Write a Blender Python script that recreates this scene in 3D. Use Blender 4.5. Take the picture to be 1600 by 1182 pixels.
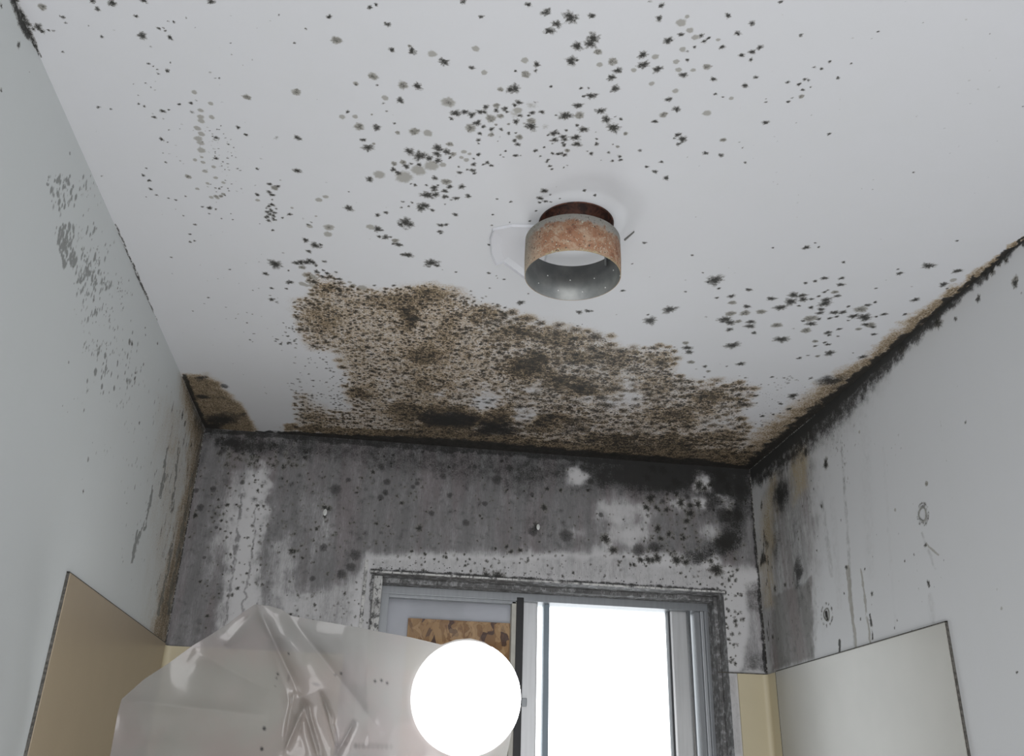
import bpy, bmesh, math, random
import numpy as np
from mathutils import Vector, Matrix
random.seed(7); rng = np.random.default_rng(11)
for o in list(bpy.data.objects): bpy.data.objects.remove(o)
scene = bpy.context.scene; COL = scene.collection

# ---------------------------------------------------------------- room numbers (metres)
W, H = 1.5, 2.4                       # alcove width, ceiling height; back wall y=0, room runs to -y
YF = -3.2                             # wall behind the camera
OX0, OX1, OZ1, OZ0 = 0.476, 1.396, 2.047, 1.15    # window opening in the back wall
SZ = 1.843                            # top of the tub surround
CAM = np.array([0.50316, -2.31039, H-0.85808]); YAW, PITCH, ROLL, FPX = 0.13308, 0.43372, 0.02997, 1410.13

# ---------------------------------------------------------------- camera
def cam_axes(a, b, c):
    f = np.array([math.sin(a)*math.cos(b), math.cos(a)*math.cos(b), math.sin(b)])
    r = np.array([math.cos(a), -math.sin(a), 0.0]); u = np.cross(r, f)
    return math.cos(c)*r+math.sin(c)*u, -math.sin(c)*r+math.cos(c)*u, f
CR, CU, CF = cam_axes(YAW, PITCH, ROLL)
cd = bpy.data.cameras.new('camera'); cam = bpy.data.objects.new('camera', cd); COL.objects.link(cam)
cam.matrix_world = Matrix([[CR[i], CU[i], -CF[i], CAM[i]] for i in range(3)]+[[0, 0, 0, 1]])
cd.sensor_fit = 'HORIZONTAL'; cd.sensor_width = 36; cd.lens = FPX/1600*36; cd.clip_start = 0.02
scene.camera = cam
scene.view_settings.view_transform = 'Standard'; scene.view_settings.look = 'None'
scene.view_settings.gamma = 1; scene.view_settings.use_curve_mapping = False
scene.view_settings.exposure = 0.28

# ---------------------------------------------------------------- light
wd = bpy.data.worlds.new('overcast_sky'); scene.world = wd; wd.use_nodes = True
bg = wd.node_tree.nodes['Background']; bg.inputs[0].default_value = (0.93, 0.97, 1, 1); bg.inputs[1].default_value = 2.6
def area(name, loc, rot, sx, sy, power, col):
    l = bpy.data.lights.new(name, 'AREA'); l.shape = 'RECTANGLE'; l.size = sx; l.size_y = sy; l.energy = power; l.color = col
    o = bpy.data.objects.new(name, l); COL.objects.link(o); o.location = loc; o.rotation_euler = rot; return o
area('added_uplight', (0.62, -2.2, 0.55), (math.radians(172), 0, 0), 1.1, 1.5, 13, (0.985, 0.975, 0.985))  # unseen uplight added to brighten the ceiling from below
area('added_fill_behind', (0.7, -3.1, 1.5), (math.radians(95), 0, 0), 1.3, 1.6, 13, (0.985, 0.975, 0.985))  # unseen area light added behind the camera to fill walls and ceiling

# ---------------------------------------------------------------- helpers
def ray(x, y): return CF+CR*(x-800)/FPX-CU*(y-591)/FPX
def at(x, y, ax, val):
    d = ray(x, y); return CAM+d*((val-CAM[ax])/d[ax])
def fit(o, label=None, cat=None, group=None, kind=None):
    for k, v in (('label', label), ('category', cat), ('group', group), ('kind', kind)):
        if v: o[k] = v
    return o
def struct(o): o['kind'] = 'structure'; return o
def empty(name, loc, label, cat, group=None):
    o = bpy.data.objects.new(name, None); COL.objects.link(o); o.location = loc; o.empty_display_size = .05
    return fit(o, label, cat, group)
def link(name, me, mat, parent=None):
    o = bpy.data.objects.new(name, me); COL.objects.link(o)
    if mat: me.materials.append(mat)
    if parent:
        o.parent = parent; o.matrix_parent_inverse = Matrix.Translation(-Vector(parent_origin(parent)))
    return o
def parent_origin(p):
    v = Vector(p.location)
    while p.parent: p = p.parent; v += Vector(p.location)
    return v
def bmobj(name, bm, mat, parent=None, smooth=False):
    bmesh.ops.recalc_face_normals(bm, faces=bm.faces)
    me = bpy.data.meshes.new(name); bm.to_mesh(me); bm.free()
    if smooth:
        for p in me.polygons: p.use_smooth = True
    return link(name, me, mat, parent)
def box(bm, x0, x1, y0, y1, z0, z1, bev=0):
    g = bmesh.ops.create_cube(bm, size=1); vs = g['verts']
    for v in vs: v.co = Vector(((x0+x1)/2+v.co.x*(x1-x0), (y0+y1)/2+v.co.y*(y1-y0), (z0+z1)/2+v.co.z*(z1-z0)))
    if bev:
        es = list({e for v in vs for e in v.link_edges})
        bmesh.ops.bevel(bm, geom=es, offset=bev, segments=2, affect='EDGES', profile=.7)
def boxobj(name, d, mat, parent=None, bev=0.001):
    bm = bmesh.new(); box(bm, *d, bev=bev); return bmobj(name, bm, mat, parent)
def lathe(bm, prof, c, seg=64, closed=False):
    rings = []
    for r, z in prof:
        if r < 1e-6: rings.append([bm.verts.new((c[0], c[1], c[2]+z))])
        else: rings.append([bm.verts.new((c[0]+r*math.cos(t), c[1]+r*math.sin(t), c[2]+z)) for t in [2*math.pi*i/seg for i in range(seg)]])
    if closed: rings.append(rings[0])
    for a, b in zip(rings, rings[1:]):
        n = max(len(a), len(b))
        for i in range(n):
            j = (i+1) % n
            if len(a) == 1 and len(b) == 1: break
            if len(a) == 1: bm.faces.new((a[0], b[i], b[j]))
            elif len(b) == 1: bm.faces.new((a[i], a[j], b[0]))
            else: bm.faces.new((a[i], a[j], b[j], b[i]))

# ---------------------------------------------------------------- node helpers
class NT:
    def __init__(s, name):
        s.m = bpy.data.materials.new(name); s.m.use_nodes = True; s.t = s.m.node_tree; s.n = s.t.nodes; s.l = s.t.links
        s.b = s.n['Principled BSDF']; s.out = s.n['Material Output']
    def put(s, sock, v):
        if hasattr(v, 'is_output') or isinstance(v, bpy.types.NodeSocket): s.l.new(v, sock)
        else: sock.default_value = v if not isinstance(v, tuple) or len(v) != 3 or sock.type != 'RGBA' else (*v, 1)
    def math(s, op, a, b=0, c=None, clamp=False):
        n = s.n.new('ShaderNodeMath'); n.operation = op; n.use_clamp = clamp
        s.put(n.inputs[0], a); s.put(n.inputs[1], b)
        if c is not None: s.put(n.inputs[2], c)
        return n.outputs[0]
    def step(s, v, lo, hi, a=0., b=1.):
        n = s.n.new('ShaderNodeMapRange'); n.interpolation_type = 'SMOOTHSTEP'
        s.put(n.inputs[0], v); s.put(n.inputs[1], lo); s.put(n.inputs[2], hi); s.put(n.inputs[3], a); s.put(n.inputs[4], b); return n.outputs[0]
    def mix(s, f, a, b, dark=False):
        n = s.n.new('ShaderNodeMix'); n.data_type = 'RGBA'
        if dark: n.blend_type = 'DARKEN'
        s.put(n.inputs[0], f); s.put(n.inputs[6], a); s.put(n.inputs[7], b); return n.outputs[2]
    def coord(s, scale=(1, 1, 1), kind='Object'):
        t = s.n.new('ShaderNodeTexCoord'); m = s.n.new('ShaderNodeMapping'); m.inputs['Scale'].default_value = scale
        s.l.new(t.outputs[kind], m.inputs[0]); return m.outputs[0]
    def noise(s, vec, sc, det=3, rough=.55, dist=0):
        n = s.n.new('ShaderNodeTexNoise'); s.l.new(vec, n.inputs['Vector']); n.inputs['Scale'].default_value = sc
        n.inputs['Detail'].default_value = det; n.inputs['Roughness'].default_value = rough; n.inputs['Distortion'].default_value = dist; return n.outputs[0]
    def vor(s, vec, sc, rnd=1.):
        n = s.n.new('ShaderNodeTexVoronoi'); s.l.new(vec, n.inputs['Vector']); n.inputs['Scale'].default_value = sc; n.inputs['Randomness'].default_value = rnd
        return n.outputs['Distance'], n.outputs['Color']
    def attr(s, name):
        n = s.n.new('ShaderNodeAttribute'); n.attribute_name = name
        q = s.n.new('ShaderNodeSeparateColor'); s.l.new(n.outputs['Color'], q.inputs[0]); return q.outputs[0], q.outputs[1], q.outputs[2]
    def bump(s, h, st=.3, d=.001):
        n = s.n.new('ShaderNodeBump'); n.inputs['Strength'].default_value = st; n.inputs['Distance'].default_value = d
        s.l.new(h, n.inputs['Height']); s.l.new(n.outputs[0], s.b.inputs['Normal'])
    def set(s, **k):
        for a, v in k.items(): s.put(s.b.inputs[{'col': 'Base Color', 'rough': 'Roughness', 'metal': 'Metallic', 'spec': 'Specular IOR Level', 'emit': 'Emission Color', 'es': 'Emission Strength'}[a]], v)
        return s.m

PAINT = (0.60, 0.615, 0.645)
def mouldy(name, paint=PAINT, streak=(1, 1, 1), grey=(0.125, 0.122, 0.13), brown=(0.20, 0.155, 0.10), speck=150., rough=.55, spotcol=(0.018, 0.018, 0.016), faintcol=(0.26, 0.25, 0.215), warp=.6):
    s = NT(name); c = s.coord(); cs = s.coord(streak)
    dk, ft, bk = s.attr('mould_a'); br, gr, sp = s.attr('mould_b')
    n1 = s.noise(c, 900, 2, .6); n2 = s.noise(c, 260, 3, .65); n3 = s.noise(cs, 45, 4, .6); n4 = s.noise(cs, 14, 3, .6); n5 = s.noise(c, 48, 4, .65); nf = s.noise(cs, 420, 3, .7)
    col = s.mix(s.math('MULTIPLY', s.step(n4, .35, .75), .12), paint, tuple(x*y for x, y in zip(paint, (.93, .95, .9))))
    # grey film, streaked
    g = s.math('ADD', gr, s.math('MULTIPLY', s.math('SUBTRACT', s.math('ADD', s.math('MULTIPLY', n3, .55), s.math('MULTIPLY', nf, .45)), .5), s.math('MULTIPLY', s.math('MINIMUM', gr, .6), 2.4)))
    g = s.math('ADD', s.math('MULTIPLY', s.step(g, .0, 1.), .72), s.math('MULTIPLY', s.step(g, .30, .66), .24), clamp=True)
    purple = s.mix(s.step(n4, .45, .65), grey, (grey[0]*1.08, grey[1]*.95, grey[2]*.97))
    col = s.mix(g, col, purple)
    col = s.mix(s.math('MULTIPLY', s.math('MULTIPLY', s.step(n5, .50, .72), .55), gr), col, tuple(x*.35 for x in grey)); col = s.mix(s.math('MULTIPLY', s.math('MULTIPLY', s.step(n1, .56, .70), .35), gr), col, (0.30, 0.30, 0.30))
    # brown film
    b = s.math('ADD', br, s.math('MULTIPLY', s.math('SUBTRACT', n2, .5), s.math('MULTIPLY', s.math('MINIMUM', br, .6), 3.2)))
    b2 = s.math('ADD', b, s.math('MULTIPLY', s.math('SUBTRACT', n3, .5), s.math('MULTIPLY', s.math('MINIMUM', br, .5), 1.4)))
    bc = s.mix(s.step(b2, .35, 1.), tuple(min(.5, x*1.9) for x in brown), tuple(x*.42 for x in brown))
    col = s.mix(s.step(b2, .03, .62), col, bc)
    # faint spots
    f = s.math('ADD', ft, s.math('MULTIPLY', s.math('SUBTRACT', n2, .5), s.math('MINIMUM', s.math('MULTIPLY', ft, 2), .5)))
    col = s.mix(s.math('MULTIPLY', s.step(f, .2, .55), .75), col, faintcol, True)
    # colonies: two sizes of dots inside the film
    for sc, k in ((speck*.5, .75), (speck, 1.), (speck*2.1, .8)):
        n = s.n.new('ShaderNodeVectorMath'); n.operation = 'ADD'; s.l.new(c, n.inputs[0])
        q = s.n.new('ShaderNodeTexNoise'); q.inputs['Scale'].default_value = sc*1.3; s.l.new(c, q.inputs['Vector'])
        qq = s.n.new('ShaderNodeVectorMath'); qq.operation = 'SCALE'; s.l.new(q.outputs['Color'], qq.inputs[0]); qq.inputs['Scale'].default_value = warp/sc
        s.l.new(qq.outputs[0], n.inputs[1])
        d, cc = s.vor(n.outputs[0], sc)
        cell = s.n.new('ShaderNodeSeparateColor'); s.l.new(cc, cell.inputs[0])
        th = s.math('MULTIPLY', s.math('SUBTRACT', s.math('MULTIPLY', sp, 1.7), cell.outputs[0]), .5*k)    # only some cells, larger when dense
        m = s.step(s.math('SUBTRACT', th, d), -.06, .10)
        m = s.math('MULTIPLY', m, s.step(sp, .02, .12) if sc != speck*.5 else s.step(sp, .62, 1.0, 0., .7))
        col = s.mix(s.math('MULTIPLY', m, .9), col, s.mix(s.step(cell.outputs[1], .35, .8), spotcol, s.mix(.5, spotcol, tuple(x*.5 for x in brown))))
    # black film
    k = s.math('ADD', bk, s.math('MULTIPLY', s.math('SUBTRACT', s.math('ADD', s.math('MULTIPLY', n2, .45), s.math('ADD', s.math('MULTIPLY', n5, .4), s.math('MULTIPLY', n3, .15))), .5), s.math('MULTIPLY', s.math('MINIMUM', bk, .5), 4.0)))
    col = s.mix(s.math('MULTIPLY', s.step(k, .12, .85), .96), col, (0.020, 0.020, 0.019))
    # dark single spots with feathered rims
    t = s.math('ADD', dk, s.math('MULTIPLY', s.math('SUBTRACT', s.math('ADD', s.math('MULTIPLY', n1, .5), s.math('MULTIPLY', n2, .5)), .5), s.math('MINIMUM', s.math('MULTIPLY', dk, 7), 2.6)))
    halo = s.step(t, .12, .40); core = s.step(t, .34, .72)
    col = s.mix(s.math('MULTIPLY', halo, .62), col, s.mix(s.step(br, .08, .3), (0.15, 0.145, 0.125), (0.135, 0.10, 0.06)), True); col = s.mix(s.math('MULTIPLY', core, .95), col, spotcol)
    s.bump(s.math('ADD', s.noise(c, 70, 2), s.math('MULTIPLY', n1, .25)), .12, .002)
    return s.set(col=col, rough=rough, spec=.35)
def flat(name, col, rough=.5, metal=0., var=.06, sc=40, spec=.5, bump=0):
    s = NT(name); c = s.coord(); n = s.noise(c, sc, 4)
    cc = s.mix(s.step(n, .3, .7), tuple(x*(1-var) for x in col), tuple(min(1, x*(1+var)) for x in col))
    if bump: s.bump(s.noise(c, sc*4, 3), bump, .001)
    return s.set(col=cc, rough=rough, metal=metal, spec=spec)

# ---------------------------------------------------------------- stained surfaces: a fine grid that carries the stain maps
def vnoise(u, v, sc, seed):
    r = np.random.default_rng(seed); T = r.random((64, 64)); x = u*sc; y = v*sc
    xi = np.floor(x).astype(int); yi = np.floor(y).astype(int); fx = x-xi; fy = y-yi; fx = fx*fx*(3-2*fx); fy = fy*fy*(3-2*fy)
    g = lambda a, b: T[a % 64, b % 64]
    return (g(xi, yi)*(1-fx)+g(xi+1, yi)*fx)*(1-fy)+(g(xi, yi+1)*(1-fx)+g(xi+1, yi+1)*fx)*fy
def fnoise(u, v, sc, seed, o=4):
    return sum(vnoise(u+seed*1.7, v+seed*.9, sc*2**i, seed+i)*.5**i for i in range(o))/sum(.5**i for i in range(o))
def seg(*p):
    out = []
    for a, b, st in p: n = max(1, int(round((b-a)/st))); out.append(np.linspace(a, b, n+1))
    return np.unique(np.round(np.concatenate(out), 6))
CH = ['dark', 'faint', 'black', 'brown', 'grey', 'speck']
class Surface:
    def __init__(s, ax, val, U, V):
        s.ax, s.val, s.U, s.V = ax, val, U, V; s.ua, s.va = [i for i in range(3) if i != ax]
        s.uu, s.vv = np.meshgrid(U, V); P = np.zeros(s.uu.shape+(3,)); P[..., ax] = val; P[..., s.ua] = s.uu; P[..., s.va] = s.vv
        s.P = P; d = P-CAM; z = np.maximum(d@CF, .05); s.px = 800+FPX*(d@CR)/z; s.py = 591-FPX*(d@CU)/z
        s.c = {k: np.zeros(s.uu.shape) for k in CH}
    def sub(s, x0, x1, y0, y1, sd, amp, sc):
        m = (s.px > x0-amp) & (s.px < x1+amp) & (s.py > y0-amp) & (s.py < y1+amp); u, v = s.uu[m], s.vv[m]
        return m, s.px[m]+amp*(fnoise(u, v, sc, sd)-.5)*2, s.py[m]+amp*(fnoise(u, v, sc, sd+50)-.5)*2
    def spot(s, x, y, r, ch='dark', amp=1., el=(1, 1), mode='max'):
        p = at(x, y, s.ax, s.val); k = ((p-CAM)@CF)/FPX; r = r*k; u0, v0 = p[s.ua], p[s.va]
        ru, rv = r*el[0], r*el[1]
        a, b = np.searchsorted(s.U, (u0-ru, u0+ru)); c, d = np.searchsorted(s.V, (v0-rv, v0+rv)); a, c = max(a-1, 0), max(c-1, 0); b += 1; d += 1
        if a >= b or c >= d or ru <= 0: return
        du, dv = (s.uu[c:d, a:b]-u0)/ru, (s.vv[c:d, a:b]-v0)/rv; q = np.sqrt(du**2+dv**2); th = np.arctan2(dv, du); h1 = (u0*7919+v0*104729)*10
        kq = 1. if ch == 'dark' else .35
        q = q/(1+kq*(.15*np.sin(2*th+h1)+.11*np.sin(3*th+h1*1.7)+.12*np.sin(5*th+h1*2.3)+.13*np.sin(9*th+h1*3.1)))*1.05
        f = amp*np.clip(1-q, 0, 1)
        t = s.c[ch][c:d, a:b]; np.maximum(t, f, out=t)
    def poly(s, pts, ch, amp, feather=6, warp=4, sd=1, mode='max', sc=25, inside=False):
        p = np.array(pts, float)
        bb, X, Y = s.sub(p[:, 0].min()-feather, p[:, 0].max()+feather, p[:, 1].min()-feather, p[:, 1].max()+feather, sd, warp, sc); ins = np.zeros(X.shape, bool); dist = np.full(X.shape, 1e9)
        for (x0, y0), (x1, y1) in zip(p, np.roll(p, -1, 0)):
            if y0 != y1: ins ^= ((y0 > Y) != (y1 > Y)) & (X < (x1-x0)*(Y-y0)/(y1-y0)+x0)
            dx, dy = x1-x0, y1-y0; t = np.clip(((X-x0)*dx+(Y-y0)*dy)/(dx*dx+dy*dy+1e-9), 0, 1)
            dist = np.minimum(dist, np.hypot(X-x0-t*dx, Y-y0-t*dy))
        sdist = np.where(ins, dist, -dist); f = np.clip(sdist/feather*.5+.5, 0, 1); f = f*f*(3-2*f)
        s.blend(ch, bb, f*amp if mode != 'clear' else f*amp, mode)
    def ell(s, x, y, rx, ry, ch, amp, ang=0, soft=.6, warp=3, sd=1, mode='max', sc=40):
        e = max(rx, ry); bb, X, Y = s.sub(x-e, x+e, y-e, y+e, sd, warp, sc)
        dx, dy = X-x, Y-y; c, q = math.cos(math.radians(ang)), math.sin(math.radians(ang))
        d = np.sqrt(((dx*c+dy*q)/rx)**2+((-dx*q+dy*c)/ry)**2); f = np.clip((1-d)/soft, 0, 1); f = f*f*(3-2*f)
        s.blend(ch, bb, f*amp, mode)
    def line(s, pts, wd, ch, amp, warp=2, sd=1, rag=0., mode='max', sc=60):
        """band along a polyline; wd = half width in pixels at each point"""
        p = np.array(pts, float); e = max(wd); bb, x, y = s.sub(p[:, 0].min()-e, p[:, 0].max()+e, p[:, 1].min()-e, p[:, 1].max()+e, sd, warp, sc); best = np.zeros(x.shape)
        for i in range(len(p)-1):
            (x0, y0), (x1, y1) = p[i], p[i+1]; dx, dy = x1-x0, y1-y0; t = np.clip(((x-x0)*dx+(y-y0)*dy)/(dx*dx+dy*dy), 0, 1)
            wv = wd[i]+(wd[i+1]-wd[i])*t; best = np.maximum(best, np.clip(1-np.hypot(x-x0-t*dx, y-y0-t*dy)/wv, 0, 1))
        best = np.clip(best*1.8, 0, 1)
        if rag: best = best*np.clip(1-rag+rag*2*fnoise(s.uu[bb], s.vv[bb], 120, sd+9, 2), 0, 1)
        s.blend(ch, bb, best*amp, mode)
    def blend(s, ch, m, f, mode):
        for k in (ch if isinstance(ch, (list, tuple)) else [ch]):
            a = s.c[k]
            if mode == 'max': a[m] = np.maximum(a[m], f)
            elif mode == 'add': a[m] = np.clip(a[m]+f, 0, 1.3)
            elif mode == 'cut': a[m] = a[m]*(1-np.clip(f, 0, 1))
    def scatter(s, pts, n, rr, ch='dark', amp=(.6, 1), el=(1, 1), sd=3, cl=0):
        """n random spots inside a pixel polygon"""
        r = np.random.default_rng(sd); p = np.array(pts, float); k = 0; lo, hi = p.min(0), p.max(0); cx = None
        while k < n:
            if cl and cx is not None and r.random() < cl: x, y = cx+r.normal(0, 9), cy+r.normal(0, 7)
            else: x, y = r.uniform(lo[0], hi[0]), r.uniform(lo[1], hi[1])
            ins = False
            for (x0, y0), (x1, y1) in zip(p, np.roll(p, -1, 0)):
                if (y0 > y) != (y1 > y) and x < (x1-x0)*(y-y0)/(y1-y0)+x0: ins = not ins
            if not ins: continue
            if r.random() < .3: cx, cy = x, y
            a = r.uniform(*amp); s.spot(x, y, rr[0]+(rr[1]-rr[0])*r.random()**2, ch, a, el); k += 1
    def build(s, name, mat, hole=None, cut=None):
        P = s.P.copy(); nv, nu = s.uu.shape; keep = np.ones(nv*nu, bool); F = P.reshape(-1, 3)
        if hole:
            cx, cy, R = hole; d = np.hypot(F[:, 0]-cx, F[:, 1]-cy); st = .0016
            keep &= ~(d < R-st); m = (d >= R-st) & (d < R+st)
            F[m, 0] = cx+(F[m, 0]-cx)*R/d[m]; F[m, 1] = cy+(F[m, 1]-cy)*R/d[m]
        idx = np.arange(nv*nu).reshape(nv, nu); q = np.stack([idx[:-1, :-1], idx[:-1, 1:], idx[1:, 1:], idx[1:, :-1]], -1).reshape(-1, 4)
        ok = keep[q].all(1)
        if cut:
            mu = (s.uu[:-1, :-1]+s.uu[1:, 1:])/2; mv = (s.vv[:-1, :-1]+s.vv[1:, 1:])/2
            ok &= ~((mu > cut[0]) & (mu < cut[1]) & (mv > cut[2]) & (mv < cut[3])).reshape(-1)
        q = q[ok]; used = np.zeros(nv*nu, bool); used[q.reshape(-1)] = True; mp = np.cumsum(used)-1; q = mp[q]; V = F[used]
        # face the room
        n = np.cross(V[q[0, 1]]-V[q[0, 0]], V[q[0, 2]]-V[q[0, 0]])
        if n@(np.array([.75, -1.2, 1.4])-V[q[0, 0]]) < 0: q = q[:, ::-1]
        me = bpy.data.meshes.new(name); me.vertices.add(len(V)); me.vertices.foreach_set('co', V.astype(np.float32).ravel())
        me.loops.add(q.size); me.loops.foreach_set('vertex_index', q.astype(np.int32).ravel())
        me.polygons.add(len(q)); me.polygons.foreach_set('loop_start', np.arange(0, q.size, 4, dtype=np.int32)); me.polygons.foreach_set('loop_total', np.full(len(q), 4, np.int32))
        me.update(calc_edges=True); me.validate()
        for an, ks in (('mould_a', CH[:3]), ('mould_b', CH[3:])):
            a = me.attributes.new(an, 'FLOAT_COLOR', 'POINT'); d = np.ones((len(V), 4), np.float32)
            for i, k in enumerate(ks): d[:, i] = s.c[k].reshape(-1)[used]
            a.data.foreach_set('color', d.ravel())
        return link(name, me, mat)
def spots(S, data, ox, oy, z, R=1.35):
    for t in data.replace('\n', ';').split(';'):
        t = t.strip()
        if not t: continue
        k = t[-1] if t[-1] in 'mgGMft' else 'd'; x, y, r = [float(q) for q in t.rstrip('mgGMft').split(',')]
        x, y, r = ox+x/z, oy+y/z, r/z*R
        if k == 'd': S.spot(x, y, r*1.25, 'dark', 1.); S.spot(x, y, r*1.3, 'faint', .5)
        elif k == 'g': S.spot(x, y, r, 'dark', .5)
        elif k == 'm': S.spot(x, y, r, 'dark', .55); S.spot(x, y, r*1.1, 'faint', 1.)
        elif k == 'M': S.spot(x, y, r, 'faint', 1.); S.spot(x, y, r*.6, 'dark', .5)
        elif k == 'G': S.spot(x, y, r*1.1, 'faint', 1.)
        elif k == 'f': S.spot(x, y, r, 'faint', .45)

# ================================================================ CEILING
C = Surface(2, H, seg((0, 1.5, .0017)), seg((YF, -1.66, .12), (-1.66, 0, .0017)))
spots(C, '''260,42,30m;385,105,14;405,140,9;235,165,24;255,190,18;180,150,15;205,180,12;300,187,8;330,190,8;570,8,16;600,55,16;690,18,26;838,100,12;885,5,18
1300,10,20;975,175,12;1005,172,6;1018,190,8;1035,130,6;1070,135,9;1147,110,5;875,220,26;1048,232,16;627,227,10;700,188,4;927,288,6;385,320,8;543,158,4;1420,97,7g;1205,173,4;1255,187,4
1418,267,6;1425,335,4;1553,368,8g;915,393,9;945,408,6;968,428,7;975,455,7;1030,435,14;1048,385,5;1050,402,4;820,516,5;898,513,6;955,500,4;930,538,6;955,556,5;853,586,5;853,640,8;887,653,9
605,660,11;683,673,8;1000,685,16;1038,676,7;950,722,12;940,700,5;1103,642,10;1175,635,12;1208,618,6;1005,732,5;995,858,14;1032,876,5;1040,800,6;1107,792,4;1118,765,8g;1083,895,10g
1182,690,18g;1465,785,14;1515,830,12;1360,775,5;1405,888,7;1378,825,4;1330,848,14;1338,797,5;1300,895,4;1323,935,5;1330,975,14;1403,975,4;1437,908,5;1453,970,4;1428,960,3;1480,1050,5
1290,805,4;1293,447,12g;1350,480,7;1325,482,5;1365,628,10g;1520,598,28m;1195,568,20G;1297,638,18G;1303,722,20G;1235,680,20G;1235,720,22G;1240,745,24G;1215,790,24G;1240,825,24G;1220,855,28G
1235,880,24G;1240,925,28G;1242,968,12G;1200,985,16G;1250,1000,16G;1315,1028,16G;1262,1055,18G;1328,1095,16G;1375,1125,14G;1278,1130,14G;1215,1163,14G;1158,1088,22m;1110,990,10g;1130,1008,7g
1020,1000,8;1003,942,5;1043,948,4;1090,965,4;900,1036,7;882,1080,12;920,1113,12;928,1165,12;625,1085,6;1487,1162,5;1328,1160,6;1355,1163,5;1385,1045,5;1410,1047,5;590,810,6g
1308,840,5;1318,860,5;1345,855,6;1352,798,4;1385,850,5;1310,915,4;1345,915,4;1322,960,5;1310,985,4;1395,1080,4;1385,1110,5;1360,1010,4;1405,1165,4;1368,1150,4''', 0, 0, 3.94)
spots(C, '''1200,438,10;1170,497,9;1170,545,9;1197,538,8;900,267,5;963,256,9;1038,276,7;1083,286,9;1142,264,7;1213,217,14G;1290,335,16;1328,343,8;1245,328,8;1288,371,7;1422,371,5;1363,400,6
1433,408,6;1130,383,6;1055,640,7;1060,740,7g;1415,715,7;1187,970,6;1283,888,8;1390,947,5;1520,980,5;1553,990,5;1520,1043,7;1563,1110,7;1540,1148,7;1555,1160,5;1125,1105,5g;1105,868,5g
1410,230,5;993,350,5g;1300,270,16G;1330,265,18m;1360,262,16m;1375,250,14m;1340,275,14G;1385,258,6;1375,765,5g;1470,800,5g;1280,205,9g;1325,212,6;1350,217,6;1000,375,3;1455,925,5g;1225,1150,5g''', 0, 240, 3.94)
spots(C, '''740,28,12;700,45,15;1275,8,18;1385,103,14;810,150,18;450,103,16;140,92,6;308,177,8;237,265,9;25,38,5g;495,248,36m;835,307,18;962,315,24;945,283,14m;1085,332,30G;1352,300,26G;1405,447,22G
1157,382,28;1328,417,16;720,470,34m;615,515,22M;617,522,9;745,525,8;905,525,36m;995,532,26;795,603,24G;783,635,14g;888,618,22;248,567,32m;565,688,12;530,720,22G;610,718,20G;713,705,9m
805,686,7;850,760,9;635,780,36m;743,785,24;872,818,18m;975,810,36m;1058,820,32G;1183,630,52M;1230,697,28;1287,690,20;1328,707,22;1203,730,13;660,862,16;690,910,30;725,885,12m;125,850,20g
257,850,20;30,978,12g;8,1040,10;253,1052,20;945,933,28;1010,960,38;1120,912,30;1193,888,24m;1065,975,22;1115,950,24;1175,935,24;905,1000,24m;850,1008,22m;845,1045,18;875,1065,18;925,1025,20
955,1008,10;1005,1015,16;1120,990,22;1215,950,22m;1195,970,12;1280,935,20G;1315,948,14G;1295,985,20G;1265,970,16G;910,1090,60G;1000,1050,50G;1080,1020,50G;1150,1015,24G;760,1075,36G;700,1105,20
1505,550,22m;1565,550,24;1415,660,18;1480,650,24m;1380,690,20;1405,690,16;1445,730,36m;1480,680,16;1530,670,18;1505,715,24m;1545,690,10;1360,758,24;1320,790,38m;1400,780,14;1378,823,14
1448,830,22m;1450,795,16;1510,797,12;1555,822,12;1478,768,12m;1370,862,14;1370,885,8;1555,765,12m;1500,843,9g;1487,870,4;1535,930,8;1505,955,7;1523,967,5;1370,952,14;1340,977,9;1425,1002,14
1450,1020,12;1400,1013,10;1340,1013,16;1248,1028,8;1253,1063,14;1300,1045,8;1335,1050,18;1345,1068,10;1232,1083,4;1100,1097,14;1168,1118,28m;1193,1150,14;1267,1150,18;1120,1140,8
1048,1140,10g;983,1140,10g;953,1133,6;1097,1158,18;1160,1175,14;85,1135,12;118,1158,22m;75,1180,10;150,1110,9g;568,1180,4''', 400, 0, 3.94)
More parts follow.
